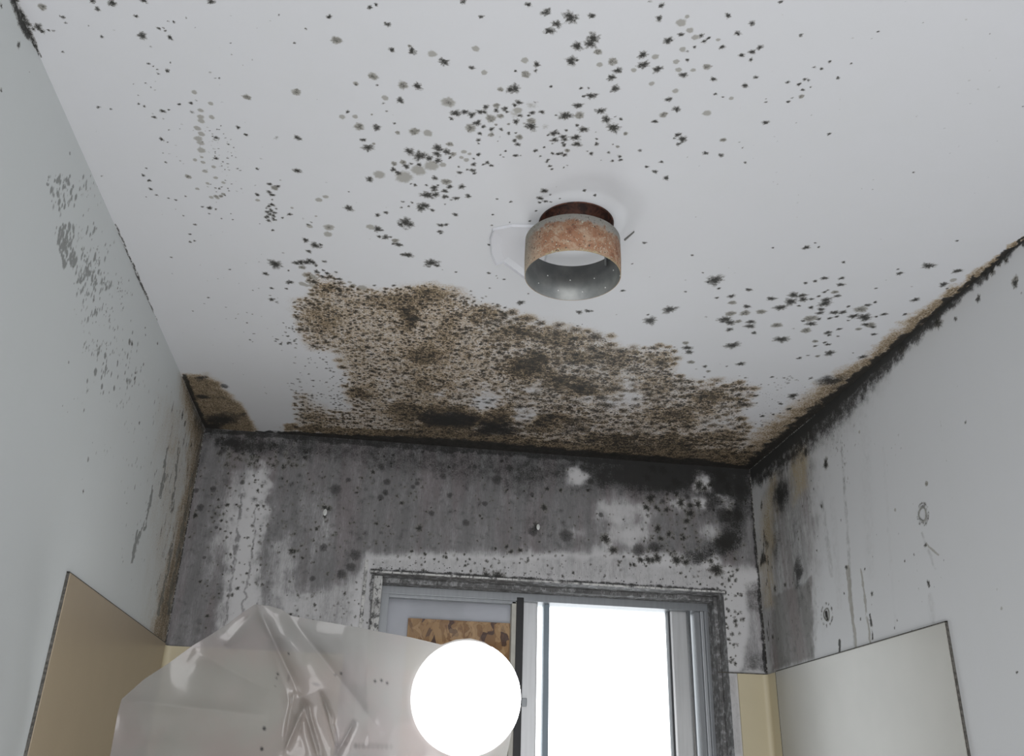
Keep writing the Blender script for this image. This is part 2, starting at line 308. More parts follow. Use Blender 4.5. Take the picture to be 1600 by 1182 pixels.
spots(C, '''100,28,18;210,75,26;360,108,40;490,97,20;275,148,26;232,190,28;500,237,36;480,268,34;400,285,30;530,320,28m;540,398,22G;78,372,26G;152,397,20;85,458,32m;145,437,12;22,437,9;365,375,32
400,372,10;620,380,34m;652,435,24;612,478,24;15,548,32;240,533,10;425,543,11;473,542,8;443,592,11;490,590,26;635,546,26;805,338,26;882,350,24G;808,400,30;750,432,20G;895,427,26;860,515,20G
922,33,18;905,113,20;850,8,16g;1040,140,34G;1078,102,16G;1095,187,24G;1128,230,24G;1040,213,16;962,250,26;1165,220,15;1208,235,12;1182,256,14;1270,245,15G;1293,291,16;1122,290,11;1050,305,22G
1080,316,16g;1010,380,22G;1080,370,12;1025,430,22G;1055,462,22;1115,432,18G;1200,412,28m;1330,96,18;1478,143,18;1390,205,18;1527,292,18;1415,340,16;1478,320,18;1470,368,13;1240,488,17
1500,476,13;1435,527,18;1253,580,11;1297,597,7;1350,606,17G;1563,630,8;1563,608,4;1007,560,22G;963,613,20;1012,672,22;932,707,28m;880,748,16;1200,697,28G;1560,755,18;405,650,24;330,713,34
415,710,34m;272,710,8;145,630,16g;545,683,26;580,735,28;635,718,7;670,733,11;625,788,36;700,823,18m;400,772,12;440,798,26;333,803,10;258,820,24;220,832,8;287,822,9;315,842,20;325,860,16
390,847,26;262,862,20;250,885,7;313,880,10;320,895,14;400,888,24;517,815,4;520,856,9;520,888,14;620,890,6;650,903,14m;198,908,8;145,927,14;175,963,8;463,932,6;488,947,14;595,940,10
548,986,5;617,992,10;662,963,12;668,985,12;340,928,20m;250,945,12;285,948,14;305,945,12;325,955,14;220,985,10;212,998,9;232,1022,11;245,1042,9;318,1032,7;340,1020,6;183,690,16;125,695,16
105,712,10;40,630,20;15,648,14;50,712,15;120,745,30m;115,778,34;25,748,20;35,680,30G;45,845,26m;15,865,14;35,890,16;22,818,8;22,958,14;55,958,5;788,927,11;830,1027,12;880,1057,16;920,998,12
948,1097,18;1020,830,18;1050,857,26;1000,852,8;1025,887,14;1300,862,22m;1190,943,16;1287,957,16;1435,1001,10;1400,875,5;1420,910,6;1490,895,5g;1080,968,8g;1150,1022,6g;200,1175,20;445,1172,10
205,780,40f;120,650,60f;20,700,70f''', 800, 0, 3.94)
spots(C, '''78,12,13;202,217,12;843,12,6g;677,194,8;380,380,10;285,414,9;330,424,11;512,392,7;431,480,11;227,488,12;250,495,9;121,507,12;190,520,13;213,553,11;261,537,7;147,603,7;205,594,20m
125,627,11;375,826,11;57,873,8g;198,967,6g;645,1108,7g;577,1163,7g;643,1168,8g;897,1061,8;1087,790,7g;1173,902,7g;1422,537,10g;1293,550,8g;1243,638,7g;1365,208,7g;1570,655,5
1220,120,16f;1240,495,16f;1170,575,16f;1365,435,14f;520,235,16f;915,715,8g;895,738,8f;88,90,10f''', 1200, 0, 3.94)
spots(C, '''590,100,26;555,160,24;600,185,18;645,190,10;550,195,14;718,162,10;310,188,14;195,167,9;160,297,10;155,385,9;130,548,13;125,783,13;190,806,6;253,836,12;135,908,9;392,1030,32;925,95,14
1010,135,14;1425,530,14;1323,706,8;1243,930,18;880,1110,26;950,1100,24;985,1100,14;455,955,8;1190,1130,6;1455,1130,8;470,350,12;520,265,10;300,360,8;640,130,10;525,155,6''', 740, 280, 5.333)
spots(C, '''85,15,9;340,28,20;165,110,14;195,135,26m;215,125,14;160,160,14;180,178,16;88,178,14;90,212,16G;180,208,7;180,240,16;160,250,12;150,285,14;175,280,14;195,290,14;165,300,14;190,310,14
150,315,14;195,335,12;160,340,14;140,320,10;185,325,10;205,265,8;145,262,8;170,268,8;185,400,10;305,260,12G;290,300,14;245,322,9;375,328,10g;425,350,12g;415,375,22G;405,365,10;455,312,10G
515,190,20G;472,210,24G;660,160,6;660,262,26;840,305,16;893,290,14;535,382,40M;530,425,30G;390,462,20;450,495,28;485,490,12;490,505,6;410,532,16;250,542,12g;200,612,40;508,595,13
330,605,20;360,600,24;395,600,26;430,600,24;415,590,20;370,632,26m;455,620,12;140,672,18;283,652,8;290,725,22;178,762,12;270,765,10;168,808,6;178,833,18;210,850,20g;795,380,30G;840,392,26
865,400,12;890,443,22;850,440,14;920,442,10;950,465,26m;970,490,22;940,485,12;1030,555,28;1000,552,16;1175,603,38;1210,620,18;1160,628,10;1015,350,40;1045,365,22;985,365,20;1015,390,22g
1235,368,18;1268,365,14;1230,408,16;1235,420,10;1245,647,4;1330,662,8;1535,668,11;820,745,10;940,745,12;1540,762,5;1325,302,16;1182,274,14;1130,245,28;1110,262,28;1150,245,16;1035,250,8
997,222,10;988,258,8;1055,227,9;1262,237,7;1330,200,18;1405,186,18;1150,180,34;1200,178,24;1260,155,18;1260,190,18;1275,193,10;1298,210,8;1195,130,18;1195,147,18;1290,127,18;1365,127,20
1268,97,34m;1198,73,18;1145,118,10;1075,118,12;1048,110,7;1585,205,8;1558,302,7;1555,370,8;1535,490,8;1545,495,6;1583,685,5;850,52,40G;790,80,20;1590,700,4;1400,280,3;75,120,4;105,360,5
425,800,26m;395,680,30G;430,690,30G;410,720,26G;370,735,26G;395,745,20G;430,745,24G;460,660,18;500,650,10;495,690,18;525,670,16;545,690,18;580,662,10;600,705,16;570,720,18g;450,700,20G;665,725,16G;690,745,20G;745,760,34G;455,835,14''', 380, 260, 4)
spots(C, '''18,52,8;553,73,6;693,72,14;730,53,5;745,70,6;848,133,8;218,104,6;262,177,4;312,208,32;285,215,10;122,331,26;42,377,26;33,352,6;190,256,6;328,243,8;320,282,8;453,248,12;380,275,14
385,302,18m;445,318,14;377,348,24m;438,345,24m;355,372,24;375,385,20;410,380,16m;345,380,12;373,414,14;462,382,16;458,400,18;475,428,11;505,340,22m;547,285,16;585,322,22;275,361,9g;570,396,24m
385,480,26;590,455,26;190,470,16m;197,490,18;205,508,16;212,550,18m;420,557,16;270,568,10;285,588,12m;640,270,20;675,272,16;628,298,24;680,288,18;715,287,9;690,220,9;730,212,9;768,200,13
840,200,11;837,227,14;812,258,16m;745,275,8;768,258,8;783,250,6;822,274,12;775,290,18;772,305,24;755,330,14;750,345,14;713,322,11;662,315,7;692,418,24m;714,390,18;710,368,30m;745,370,10
640,410,8g;680,378,8;810,343,16;845,342,14;820,360,9;790,367,9;868,318,8;868,376,6;920,330,30m;935,362,26;890,358,18;940,370,16;950,312,12;980,300,8;1017,350,12;985,360,7;983,242,6
1105,350,9;1082,180,12;1075,163,6;1202,148,22;1147,290,15;1133,235,7g;1305,208,16G;1322,170,16;1335,168,8;1265,226,16;1280,243,6;1320,44,6;960,395,22m;940,393,14;910,412,14m;970,403,12
975,434,11;830,412,10;825,442,6;783,427,14;788,437,9;730,463,14m;770,468,8;783,476,11;730,483,8;790,512,20;740,525,12m;700,522,6;665,533,9;928,528,16;888,512,4;637,690,20;712,617,7
550,612,8;480,690,12;423,705,14;418,718,14;585,723,8;620,745,12;510,775,10;555,768,7;1003,37,5g;370,157,8f;395,178,8f;190,208,6g;40,195,8f;655,535,5;1025,208,4g''', 1000, 360, 2.667)
# scattered small specks left of, above and right of the big patch
C.scatter([(420, 430), (470, 470), (475, 560), (530, 600), (545, 650), (470, 640), (425, 560)], 90, (2, 5), sd=5, cl=.6)
C.scatter([(470, 540), (540, 560), (545, 640), (500, 645), (470, 600)], 80, (2, 4.5), sd=6, cl=.5)
C.scatter([(700, 450), (760, 455), (800, 490), (860, 505), (840, 530), (740, 500)], 60, (3, 6), sd=8)
C.scatter([(1040, 540), (1100, 560), (1270, 590), (1290, 640), (1200, 700), (1150, 640)], 120, (1.6, 4.5), amp=(.4, .9), sd=9, cl=.5)
C.scatter([(300, 480), (440, 420), (440, 640), (330, 600)], 22, (1.6, 3), amp=(.4, .8), sd=10)
C.scatter([(240, 330), (360, 300), (420, 420), (300, 450)], 12, (1.6, 3), amp=(.4, .8), sd=12)
C.scatter([(300, 200), (370, 190), (375, 300), (330, 310)], 50, (1.4, 2.8), amp=(.5, 1), sd=13)
C.scatter([(100, 30), (1560, 30), (1560, 300), (1100, 420), (240, 400)], 120, (1.3, 2.6), amp=(.3, .6), sd=14)
# brown colony patch
MAIN = [(475, 428), (519, 431), (543, 447), (587, 453), (650, 447), (675, 444), (703, 453), (744, 472), (781, 478), (806, 490), (837, 503), (880, 509), (954, 522), (960, 541), (993, 544), (1031, 538), (1057, 544), (1057, 586), (1089, 596), (1153, 592), (1179, 605), (1170, 625), (1160, 647), (1176, 660), (1160, 686), (1186, 702), (1180, 740), (900, 745), (440, 700), (430, 672), (462, 668), (458, 612), (480, 615), (490, 632), (520, 643), (545, 640), (540, 612), (537, 587), (525, 550), (478, 544), (465, 519), (456, 472), (480, 465), (490, 450)]
C.poly(MAIN, 'brown', .33, 16, 12, 21); C.poly(MAIN, 'speck', .62, 18, 13, 22)
C.ell(900, 580, 150, 60, 'black', .2, 10, 1., 20, 88, 'add'); C.ell(1010, 690, 190, 40, 'black', .22, 5, 1., 20, 89, 'add'); C.ell(640, 560, 60, 110, 'black', .14, 0, 1., 20, 90, 'add')
C.poly([(780, 490), (960, 530), (1060, 560), (1180, 610), (1180, 740), (780, 720)], 'speck', .10, 60, 10, 26, 'add'); C.poly([(540, 610), (800, 600), (1160, 660), (1180, 740), (900, 745), (540, 700)], 'brown', .06, 40, 10, 26, 'add')
C.poly([(1179, 605), (1270, 590), (1300, 600), (1240, 660), (1186, 702), (1160, 686)], ['speck'], .30, 20, 10, 23)
C.poly([(470, 540), (540, 560), (545, 640), (500, 645), (470, 600)], 'speck', .22, 20, 6, 24)
C.poly([(480, 460), (560, 440), (760, 480), (780, 600), (560, 620), (480, 520)], 'brown', .10, 30, 15, 25, 'add')
for x, y, rx, ry, a in ((640, 470, 95, 26, .30), (520, 450, 40, 16, .30), (500, 500, 50, 30, .22), (690, 455, 60, 18, .3), (640, 500, 26, 24, .55), (660, 555, 45, 28, .38), (675, 600, 60, 30, .2), (760, 490, 40, 20, .25), (815, 520, 55, 22, .42), (880, 530, 70, 22, .38), (820, 575, 55, 26, .55), (885, 600, 70, 24, .38), (900, 560, 60, 20, .35), (960, 560, 60, 22, .32), (1000, 600, 80, 26, .25), (930, 610, 60, 16, .3), (860, 660, 80, 22, .45), (960, 690, 90, 18, .45), (1060, 650, 90, 24, .28), (1110, 620, 50, 22, .35), (1060, 690, 70, 14, .4), (1130, 680, 60, 20, .3), (720, 660, 130, 34, .62), (640, 640, 70, 22, .4), (560, 615, 40, 14, .35), (500, 655, 50, 16, .32), (840, 560, 30, 14, .4), (1030, 560, 36, 12, .3), (700, 520, 20, 60, .22), (780, 650, 50, 20, .3)):
    C.ell(x, y, rx, ry, 'brown', a, warp=14, sd=int(x+y), soft=.9, mode='add', sc=30)
    C.ell(x, y, rx, ry, 'speck', a*.4, warp=14, sd=int(x+y), soft=.9, mode='add', sc=30)
for x, y, rx, ry, a in ((642, 495, 20, 18, .6), (655, 553, 26, 14, .4), (640, 480, 30, 12, .3), (700, 655, 95, 26, .85), (780, 672, 80, 20, .85), (640, 675, 60, 18, .4), (815, 572, 28, 14, .6), (876, 598, 30, 10, .6), (870, 512, 20, 8, .5), (985, 700, 90, 14, .5), (1060, 705, 60, 12, .4), (905, 605, 25, 8, .4), (860, 650, 40, 14, .45), (640, 475, 18, 10, .3), (710, 455, 20, 7, .3), (900, 665, 60, 12, .4), (960, 548, 40, 10, .3), (930, 525, 20, 8, .45), (760, 488, 16, 8, .4), (1075, 640, 30, 7, .3), (1160, 708, 40, 12, .4)):
    C.ell(x, y, rx, ry, 'black', a, warp=12, sd=int(x+y)+3, soft=.9, sc=35)
def inside(pts, x, y):
    r = False
    for (x0, y0), (x1, y1) in zip(pts, pts[1:]+pts[:1]):
        if (y0 > y) != (y1 > y) and x < (x1-x0)*(y-y0)/(y1-y0)+x0: r = not r
    return r
r_ = np.random.default_rng(31); placed = []
for i in range(9000):      # colonies: fine on the left, thumbnail sized on the right
    x, y = r_.uniform(445, 1185), r_.uniform(425, 725)
    if not inside(MAIN, x, y): continue
    k_ = min(1, max(0, (x-740)/110)); dense = min(1., max(0., (y-560)/130))
    if x > 1000: k_ *= .72
    rad = (2.6+r_.random()**2*5)*(1-k_)+(6.5+r_.random()**1.5*9)*k_
    if any(((x-a)/(rad+b))**2+((y-c)/(rad+b)*1.9)**2 < .55 for a, c, b in placed): continue
    placed.append((x, y, rad)); C.spot(x, y, rad*1.5, 'dark', r_.uniform(.5, 1.)*(1-.15*k_)); C.spot(x, y, rad*2.1, 'brown', r_.uniform(.45, .85)); C.spot(x, y, rad*2.3, 'black', r_.uniform(.1, .3+.3*k_))
for i in range(60):
    x, y = r_.uniform(600, 1175), r_.uniform(560, 690); w_ = r_.uniform(5, 13)
    C.ell(x, y, w_*1.6, w_*.55, ['brown', 'speck'], r_.uniform(.2, .5), r_.uniform(-25, 25), 1., 6, int(x*7+y), 'cut')
for p in ([(738, 620), (760, 612), (782, 625), (775, 642), (752, 650), (738, 640)], [(806, 643), (828, 640), (832, 655), (818, 668), (802, 660)], [(975, 590), (1010, 598), (990, 610), (965, 604)]):
    C.poly(p, ['brown', 'speck', 'black'], .8, 16, 14, 27, 'cut', sc=60)
C.poly([(940, 622), (1000, 615), (1010, 628), (950, 640)], ['brown', 'speck', 'black'], .6, 14, 5, 28, 'cut')
C.poly([(1090, 655), (1150, 650), (1140, 668), (1095, 672)], ['brown', 'speck', 'black'], .5, 14, 6, 29, 'cut')
# strip along the back wall, and the two corners
C.line([(400, 676), (470, 682), (700, 694), (900, 712), (1100, 727), (1178, 738)], (3, 8, 13, 12, 12, 10), 'black', 1.1, 3, 31)
C.line([(450, 668), (560, 676), (700, 680), (900, 700), (1060, 708), (1175, 720)], (8, 10, 14, 14, 20, 22), 'brown', .75, 6, 32)
LC = [(286, 585), (325, 585), (348, 597), (345, 607), (356, 612), (380, 632), (388, 648), (400, 668), (400, 690), (300, 690)]
C.poly(LC, 'brown', .72, 7, 5, 33); C.poly(LC, 'speck', .35, 7, 5, 34)
for x, y, rx, ry, a in ((315, 592, 22, 6, .8), (318, 622, 20, 9, .95), (350, 605, 12, 6, .7), (345, 655, 55, 16, .9), (375, 650, 20, 8, .6), (345, 620, 16, 7, .5), (330, 668, 30, 12, 1.1)):
    C.ell(x, y, rx, ry, 'black', a, warp=6, sd=int(x), soft=.9)
C.line([(288, 588), (300, 622), (322, 672)], (5, 7, 8), 'black', .9, 3, 35)
RJ = [(1600, 373), (1540, 424), (1480, 474), (1420, 525), (1360, 576), (1300, 627), (1240, 678), (1175, 735)]
C.line(RJ, (4, 6, 8, 9, 12, 17, 20, 24), 'black', 1.1, 8, 36, rag=.4)
C.line(RJ, (6, 12, 22, 30, 28, 46, 50, 60), 'brown', .62, 9, 37)
C.ell(1300, 596, 46, 15, 'black', .75, -10, .9, 6, 38); C.ell(1400, 535, 30, 16, 'brown', .5, -35, .9, 5, 39); C.ell(1200, 690, 40, 18, 'brown', .5, -30, .9, 6, 40)
# junction with the left wall: dotted line
LJ = [(22, 0), (40, 42), (63, 89), (104, 188), (136, 250), (186, 362), (250, 506), (290, 605)]
C.line(LJ[:3], (9, 11, 0.1), 'dark', .7, 4, 41, rag=.8)
C.line([(180, 350), (215, 430), (245, 500)], (1.6, 2.2, 1.4), 'dark', .7, 2, 42, rag=.9)
MOULD_CEIL = mouldy('mouldy_ceiling_paint', streak=(1, 1, 1), speck=115., paint=(0.60, 0.61, 0.63))
HOLE = (0.765, -1.093, 0.060)
ceiling = struct(C.build('ceiling', MOULD_CEIL, hole=HOLE))

# ================================================================ BACK WALL
B = Surface(1, 0., seg((0, OX0, .0021), (OX0, OX1, .0021), (OX1, 1.5, .0021)), seg((0, 1.15, .23), (OZ0, 1.56, .1), (1.56, OZ1, .0021), (OZ1, H, .0021)))
ALLB = [(200, 600), (1260, 700), (1260, 900), (1130, 885), (1120, 868), (900, 865), (575, 868), (560, 905), (540, 1100), (200, 1100)]
B.poly(ALLB, 'grey', .80, 14, 6, 61, sc=30); B.poly(ALLB, 'speck', .16, 12, 5, 62)
B.line([(318, 675), (600, 695), (850, 712), (1175, 740)], (22, 60, 75, 80), 'black', .5, 14, 63, sc=20)
B.line([(318, 673), (600, 693), (850, 710), (1175, 737)], (6, 12, 12, 10), 'black', .75, 4, 64)
for x, y, rx, ry, a in ((370, 700, 70, 22, .55), (345, 760, 30, 70, .25), (310, 720, 14, 60, .3), (560, 770, 20, 60, .12), (840, 820, 55, 40, .42), (880, 850, 60, 25, .32), (820, 770, 60, 60, .25), (1000, 740, 160, 38, .45), (1040, 745, 60, 40, .45), (1130, 755, 50, 40, .5), (1150, 820, 40, 50, .45), (1130, 850, 50, 24, .7), (1085, 875, 40, 24, .5), (1120, 895, 20, 14, .6), (1010, 860, 60, 30, .28), (545, 870, 30, 40, .3), (500, 830, 30, 40, .12), (535, 905, 26, 30, .3), (1110, 870, 70, 20, .3), (1110, 820, 80, 60, .22), (1060, 860, 90, 24, .25), (1140, 810, 40, 60, .2), (700, 800, 120, 50, .12), (470, 715, 30, 25, .25), (1160, 770, 20, 60, .3)):
    B.ell(x, y, rx, ry, 'black', a, warp=10, sd=int(x+y)+5, soft=1., mode='add', sc=30)
for p, a in (([(385, 735), (415, 730), (425, 750), (412, 800), (395, 860), (365, 880), (350, 850), (370, 780)], .75), ([(395, 775), (412, 735), (414, 780), (400, 880), (415, 960), (345, 1000), (350, 900), (375, 830)], .85), ([(350, 780), (368, 740), (372, 760), (345, 850), (330, 900), (335, 820)], .5), ([(425, 850), (450, 830), (460, 880), (450, 960), (425, 950)], .45), ([(470, 780), (510, 760), (520, 860), (480, 880)], .2), ([(470, 930), (560, 900), (575, 1000), (470, 990)], .45), ([(440, 930), (480, 925), (480, 980), (440, 960)], .5)):
    B.poly(p, ['grey', 'speck'], a, 16, 12, 65, 'cut', sc=45)
B.line([(380, 760), (368, 860), (350, 990)], (2, 4, 4), 'grey', .6, 5, 66, rag=.9); B.line([(402, 780), (392, 880), (370, 1000)], (2, 3, 4), 'grey', .55, 5, 67, rag=.9); B.line([(425, 770), (418, 870), (402, 950)], (2, 3, 3), 'grey', .6, 5, 68, rag=.9)
for x, y, rx, ry, a in ((902, 745, 26, 20, .95), (960, 800, 50, 34, .6), (985, 835, 60, 34, .7), (940, 860, 30, 20, .4), (1098, 755, 20, 22, 1.), (1095, 785, 24, 18, .8), (1060, 790, 26, 16, .5), (1125, 780, 20, 20, .4), (1000, 800, 40, 20, .5), (1110, 830, 28, 20, .5), (905, 830, 20, 10, .3), (945, 790, 14, 14, .4), (1140, 790, 14, 20, .3)):
    B.ell(x, y, rx, ry, ['grey', 'black'], a, warp=9, sd=int(x+y), soft=.9, mode='cut', sc=35)
B.poly([(575, 870), (900, 874), (1120, 884), (1140, 905), (1135, 925), (900, 915), (583, 893)], 'grey', .36, 8, 6, 69); B.poly([(575, 868), (1120, 880), (1130, 925), (583, 893)], 'speck', .26, 8, 5, 70)
B.poly([(840, 865), (1000, 868), (1000, 915), (840, 908)], 'grey', .42, 12, 6, 71)
B.line([(583, 893), (700, 899), (900, 913), (1130, 926)], (7, 6, 8, 7), 'black', .85, 3, 72, rag=.8); B.line([(583, 886), (800, 895), (1100, 915)], (8, 9, 10), 'speck', .45, 4, 73, rag=.5)
B.poly([(1130, 885), (1172, 880), (1185, 1048), (1150, 1048), (1135, 1000), (1125, 900)], 'speck', .22, 8, 3, 74)
B.poly([(1165, 925), (1195, 915), (1200, 1050), (1155, 1050), (1168, 985)], 'grey', .52, 6, 4, 75); B.poly([(1160, 1020), (1200, 1020), (1200, 1052), (1155, 1052)], 'black', .42, 10, 5, 76); B.poly([(1160, 915), (1195, 900), (1195, 960), (1170, 955)], 'black', .45, 12, 6, 77)
B.poly([(1128, 1052), (1152, 1052), (1160, 1182), (1135, 1182)], 'grey', .35, 6, 3, 78)
B.poly([(565, 895), (583, 893), (600, 985), (560, 985)], 'grey', .35, 5, 4, 79); B.line([(583, 895), (578, 1000)], (5, 6), 'black', .7, 3, 80, rag=.6)
B.line([(1172, 738), (1183, 860), (1196, 1050)], (5, 6, 5), 'black', .8, 3, 81, rag=.8)
r_ = np.random.default_rng(77)
for i in range(170):      # round colonies
    x, y = r_.uniform(340, 900), r_.uniform(690, 870)
    B.spot(x, y, r_.uniform(3, 14), 'black', r_.uniform(.2, .6))
for i in range(40):
    x, y = r_.uniform(300, 560), r_.uniform(680, 980); B.spot(x, y, r_.uniform(3, 9), 'black', r_.uniform(.3, .7))
for i in range(700):
    x, y = r_.uniform(290, 1170), r_.uniform(680, 990)
    if y > 870 and x > 560: continue
    B.spot(x, y, r_.uniform(1.6, 3.6), 'dark', r_.uniform(.35, .8))
for i in range(110): B.spot(r_.uniform(340, 480), r_.uniform(685, 730), r_.uniform(3, 8), 'dark', r_.uniform(.5, .9))
for i in range(260): B.spot(r_.normal(640, 200), r_.uniform(690, 880), r_.uniform(2, 4.5), 'dark', r_.uniform(.5, .9))
for i in range(190): B.spot(r_.uniform(1000, 1165), r_.uniform(770, 880), r_.uniform(2, 6), 'dark', r_.uniform(.5, 1))
for i in range(90): B.spot(r_.uniform(590, 1120), r_.uniform(868, 905), r_.uniform(2, 4.5), 'dark', r_.uniform(.5, 1))
for i in range(80): B.spot(r_.uniform(320, 420), r_.uniform(740, 940), r_.uniform(2, 5), 'dark', r_.uniform(.5, 1))
for i in range(75): B.spot(r_.normal(1142, 10), r_.uniform(885, 1045), r_.uniform(2, 5.5), 'dark', r_.uniform(.6, 1))
for i in range(90): B.spot(r_.uniform(440, 575), r_.uniform(740, 985), r_.uniform(2, 5), 'dark', r_.uniform(.4, .9))
spots(B, '''800,235,34;870,245,36;960,330,40;1120,350,36;1160,372,22;1200,347,24;760,295,30;785,440,34;755,503,22;825,505,18;870,460,20m;995,470,30;1060,545,30;1115,482,26;1195,490,44m;1250,460,40m;1035,600,22
470,722,34;525,800,28;45,505,24;1300,750,70;1340,745,30;1240,935,44;965,870,34;1030,885,24;830,855,30;770,868,26;715,868,22;800,870,20;855,720,20;1015,715,18;1290,560,60m;1330,540,30;1270,285,60;1320,360,36
1400,380,40m;905,365,22m;965,410,20;895,520,20;700,800,50m;810,780,40m;835,650,26;910,690,20;1505,290,26;1510,350,16;1495,470,18;1520,640,24;1530,700,20;65,375,16;350,385,16;370,325,24m;160,385,14;645,900,12;670,903,14
1030,985,8;1085,985,18g;1130,1037,9;1200,802,14;1060,490,20;1040,430,22m;1380,560,50m;440,555,20m;200,700,50m''', 840, 680, 4.444)
spots(B, '''345,315,26m;385,425,28m;285,355,16;340,535,24m;375,500,24m;310,720,14;395,740,10;615,755,24;490,575,16;600,435,20m;570,460,18m;785,385,26m;700,648,24m;830,520,22m;945,715,28m;1165,410,40m;1080,580,22m
1500,608,20;1445,745,30;1420,780,36m;1415,515,18m;1330,910,18;1235,885,16;1265,920,16;1155,900,12;560,918,12;655,938,12;805,960,12;935,940,8;560,1085,24;940,1020,10;980,1060,10;1170,1095,40;1090,1095,30;160,945,40m
130,1030,36m;60,1080,36m;310,1095,14;20,480,40m;110,410,20m;1240,480,9;1360,490,9;1045,665,10;1060,685,9;640,210,14;365,245,12;325,225,9;430,235,14;415,295,9;415,315,9;825,320,14;1010,315,18m;1255,325,26m;1200,275,16''', 520, 660, 4.547)
spots(B, '''885,490,14;905,497,14;885,535,10;720,708,14;735,710,10;775,742,9;880,690,22m;825,845,16m;240,530,14;265,860,9;285,740,10m;245,405,14m;330,398,18m;265,490,20m;940,400,30m;300,1032,10;715,1025,9;790,215,14;790,240,14
635,180,16;565,203,9;380,205,20m;440,185,30m;345,590,10m;400,478,10;370,555,8;475,365,14m;340,520,8;845,598,9;800,1030,10g''', 230, 640, 3.194)
MOULD_BACK = mouldy('mouldy_back_wall_paint', streak=(1, 1, .16), speck=150., grey=(0.132, 0.130, 0.133), paint=(0.56, 0.56, 0.57), faintcol=(0.05, 0.048, 0.048))
wall_back = struct(B.build('wall_back', MOULD_BACK, cut=(OX0, OX1, OZ0, OZ1)))

# ================================================================ LEFT WALL
L = Surface(0, 0., seg((YF, -1.5, .17), (-1.5, 0, .0025)), seg((0, 1.5, .25), (1.5, H, .0025)))
EL = (.75, 1.25)
for p, n, rr, a, sd in (([(66, 280), (100, 270), (150, 350), (165, 420), (160, 480), (120, 470), (95, 400)], 150, (4, 11), (.5, 1), 81), ([(85, 350), (115, 350), (120, 410), (100, 415)], 60, (6, 13), (.7, 1), 82), ([(110, 400), (165, 400), (180, 470), (190, 520), (130, 500)], 130, (4, 10), (.5, 1), 83), ([(120, 500), (210, 500), (225, 600), (150, 620), (135, 580)], 90, (3.5, 8), (.5, 1), 84), ([(90, 600), (240, 600), (250, 800), (200, 800), (120, 660)], 70, (3, 9), (.3, .6), 85), ([(110, 240), (150, 280), (200, 400), (150, 400)], 26, (4, 9), (.4, .9), 86)):
    L.scatter(p, n, rr, 'faint', a, EL, sd, .5)
L.scatter([(140, 380), (170, 380), (225, 600), (150, 560)], 80, (1.8, 4.2), 'dark', (.5, 1), EL, 87, .5)
L.scatter([(75, 270), (160, 300), (215, 560), (130, 560)], 90, (3, 7), 'dark', (.25, .5), EL, 91, .5)
L.scatter([(180, 430), (210, 440), (215, 470), (190, 465)], 20, (1.8, 3.5), 'dark', (.6, 1), EL, 88)
L.scatter([(200, 570), (310, 620), (290, 760), (250, 950), (180, 900)], 90, (2, 4), 'dark', (.4, 1), (.7, 1.8), 89)
L.scatter([(270, 620), (312, 660), (300, 800), (268, 960), (240, 960)], 120, (2.5, 7), 'dark', (.4, .9), (.7, 2.4), 90)
spots(L, '115,278,20;8,555,12;8,35,14;183,446,6;85,10,14;100,45,16;115,75,20;130,110,20;150,130,14;145,160,10;430,945,14G;430,1085,14G;290,1135,14G;450,1150,16G', 0, 0, 3.94)
spots(L, '''355,1137,10;350,1060,8g;385,940,18G;412,835,10g;675,405,9;672,440,12;300,565,9g;258,650,8g;228,608,8G;360,635,12G;812,225,10;725,355,10;655,975,14g;700,715,10;800,820,10g;1020,850,16;965,670,20;980,720,22m;265,340,12G
640,340,12g;736,128,8;738,172,7;545,500,20G;470,490,22G;430,400,30G;380,455,16G;640,215,24m;655,225,16;490,300,24G''', 40, 480, 3.94)
L.ell(262, 690, 34, 60, 'brown', .20, 8, .9, 10, 92); L.ell(280, 700, 22, 50, 'brown', .18, 8, .9, 8, 93, 'add')
L.poly([(286, 585), (305, 640), (322, 675), (262, 1010), (232, 1010), (262, 880), (285, 780), (298, 680), (285, 620)], 'brown', .72, 18, 7, 94, sc=40)
L.poly([(250, 620), (300, 640), (300, 760), (270, 900), (225, 1000), (235, 850)], 'brown', .26, 34, 14, 95)
L.poly([(286, 585), (305, 625), (324, 672), (302, 800), (296, 800), (310, 680), (292, 620)], 'black', .65, 8, 4, 96); L.line([(320, 680), (300, 800), (262, 1005)], (14, 11, 9), 'black', .5, 5, 97)

for x0, y0, x1, y1 in ((215, 830, 205, 880), (225, 815, 208, 860), (240, 760, 225, 830), (280, 700, 268, 800), (262, 700, 250, 780), (300, 740, 280, 860), (285, 820, 262, 960), (270, 850, 248, 960)):
    L.line([(x0, y0), (x1, y1)], (1.8, 2.8), 'faint', .75, 4, int(x0), rag=1.)
L.line(LJ[:3], (9, 12, .5), 'dark', .8, 4, 101, rag=.8)
L.line([(136, 250), (186, 362), (215, 430), (250, 506)], (1.6, 2, 3.2, 1.6), 'dark', .75, 1.5, 102, rag=1.)

MOULD_SIDE = mouldy('mouldy_left_wall_paint', streak=(1, 1, .2), speck=130., paint=(0.55, 0.575, 0.575), faintcol=(0.135, 0.14, 0.13), brown=(0.19, 0.15, 0.10), rough=.6)
wall_left = struct(L.build('wall_left', MOULD_SIDE))

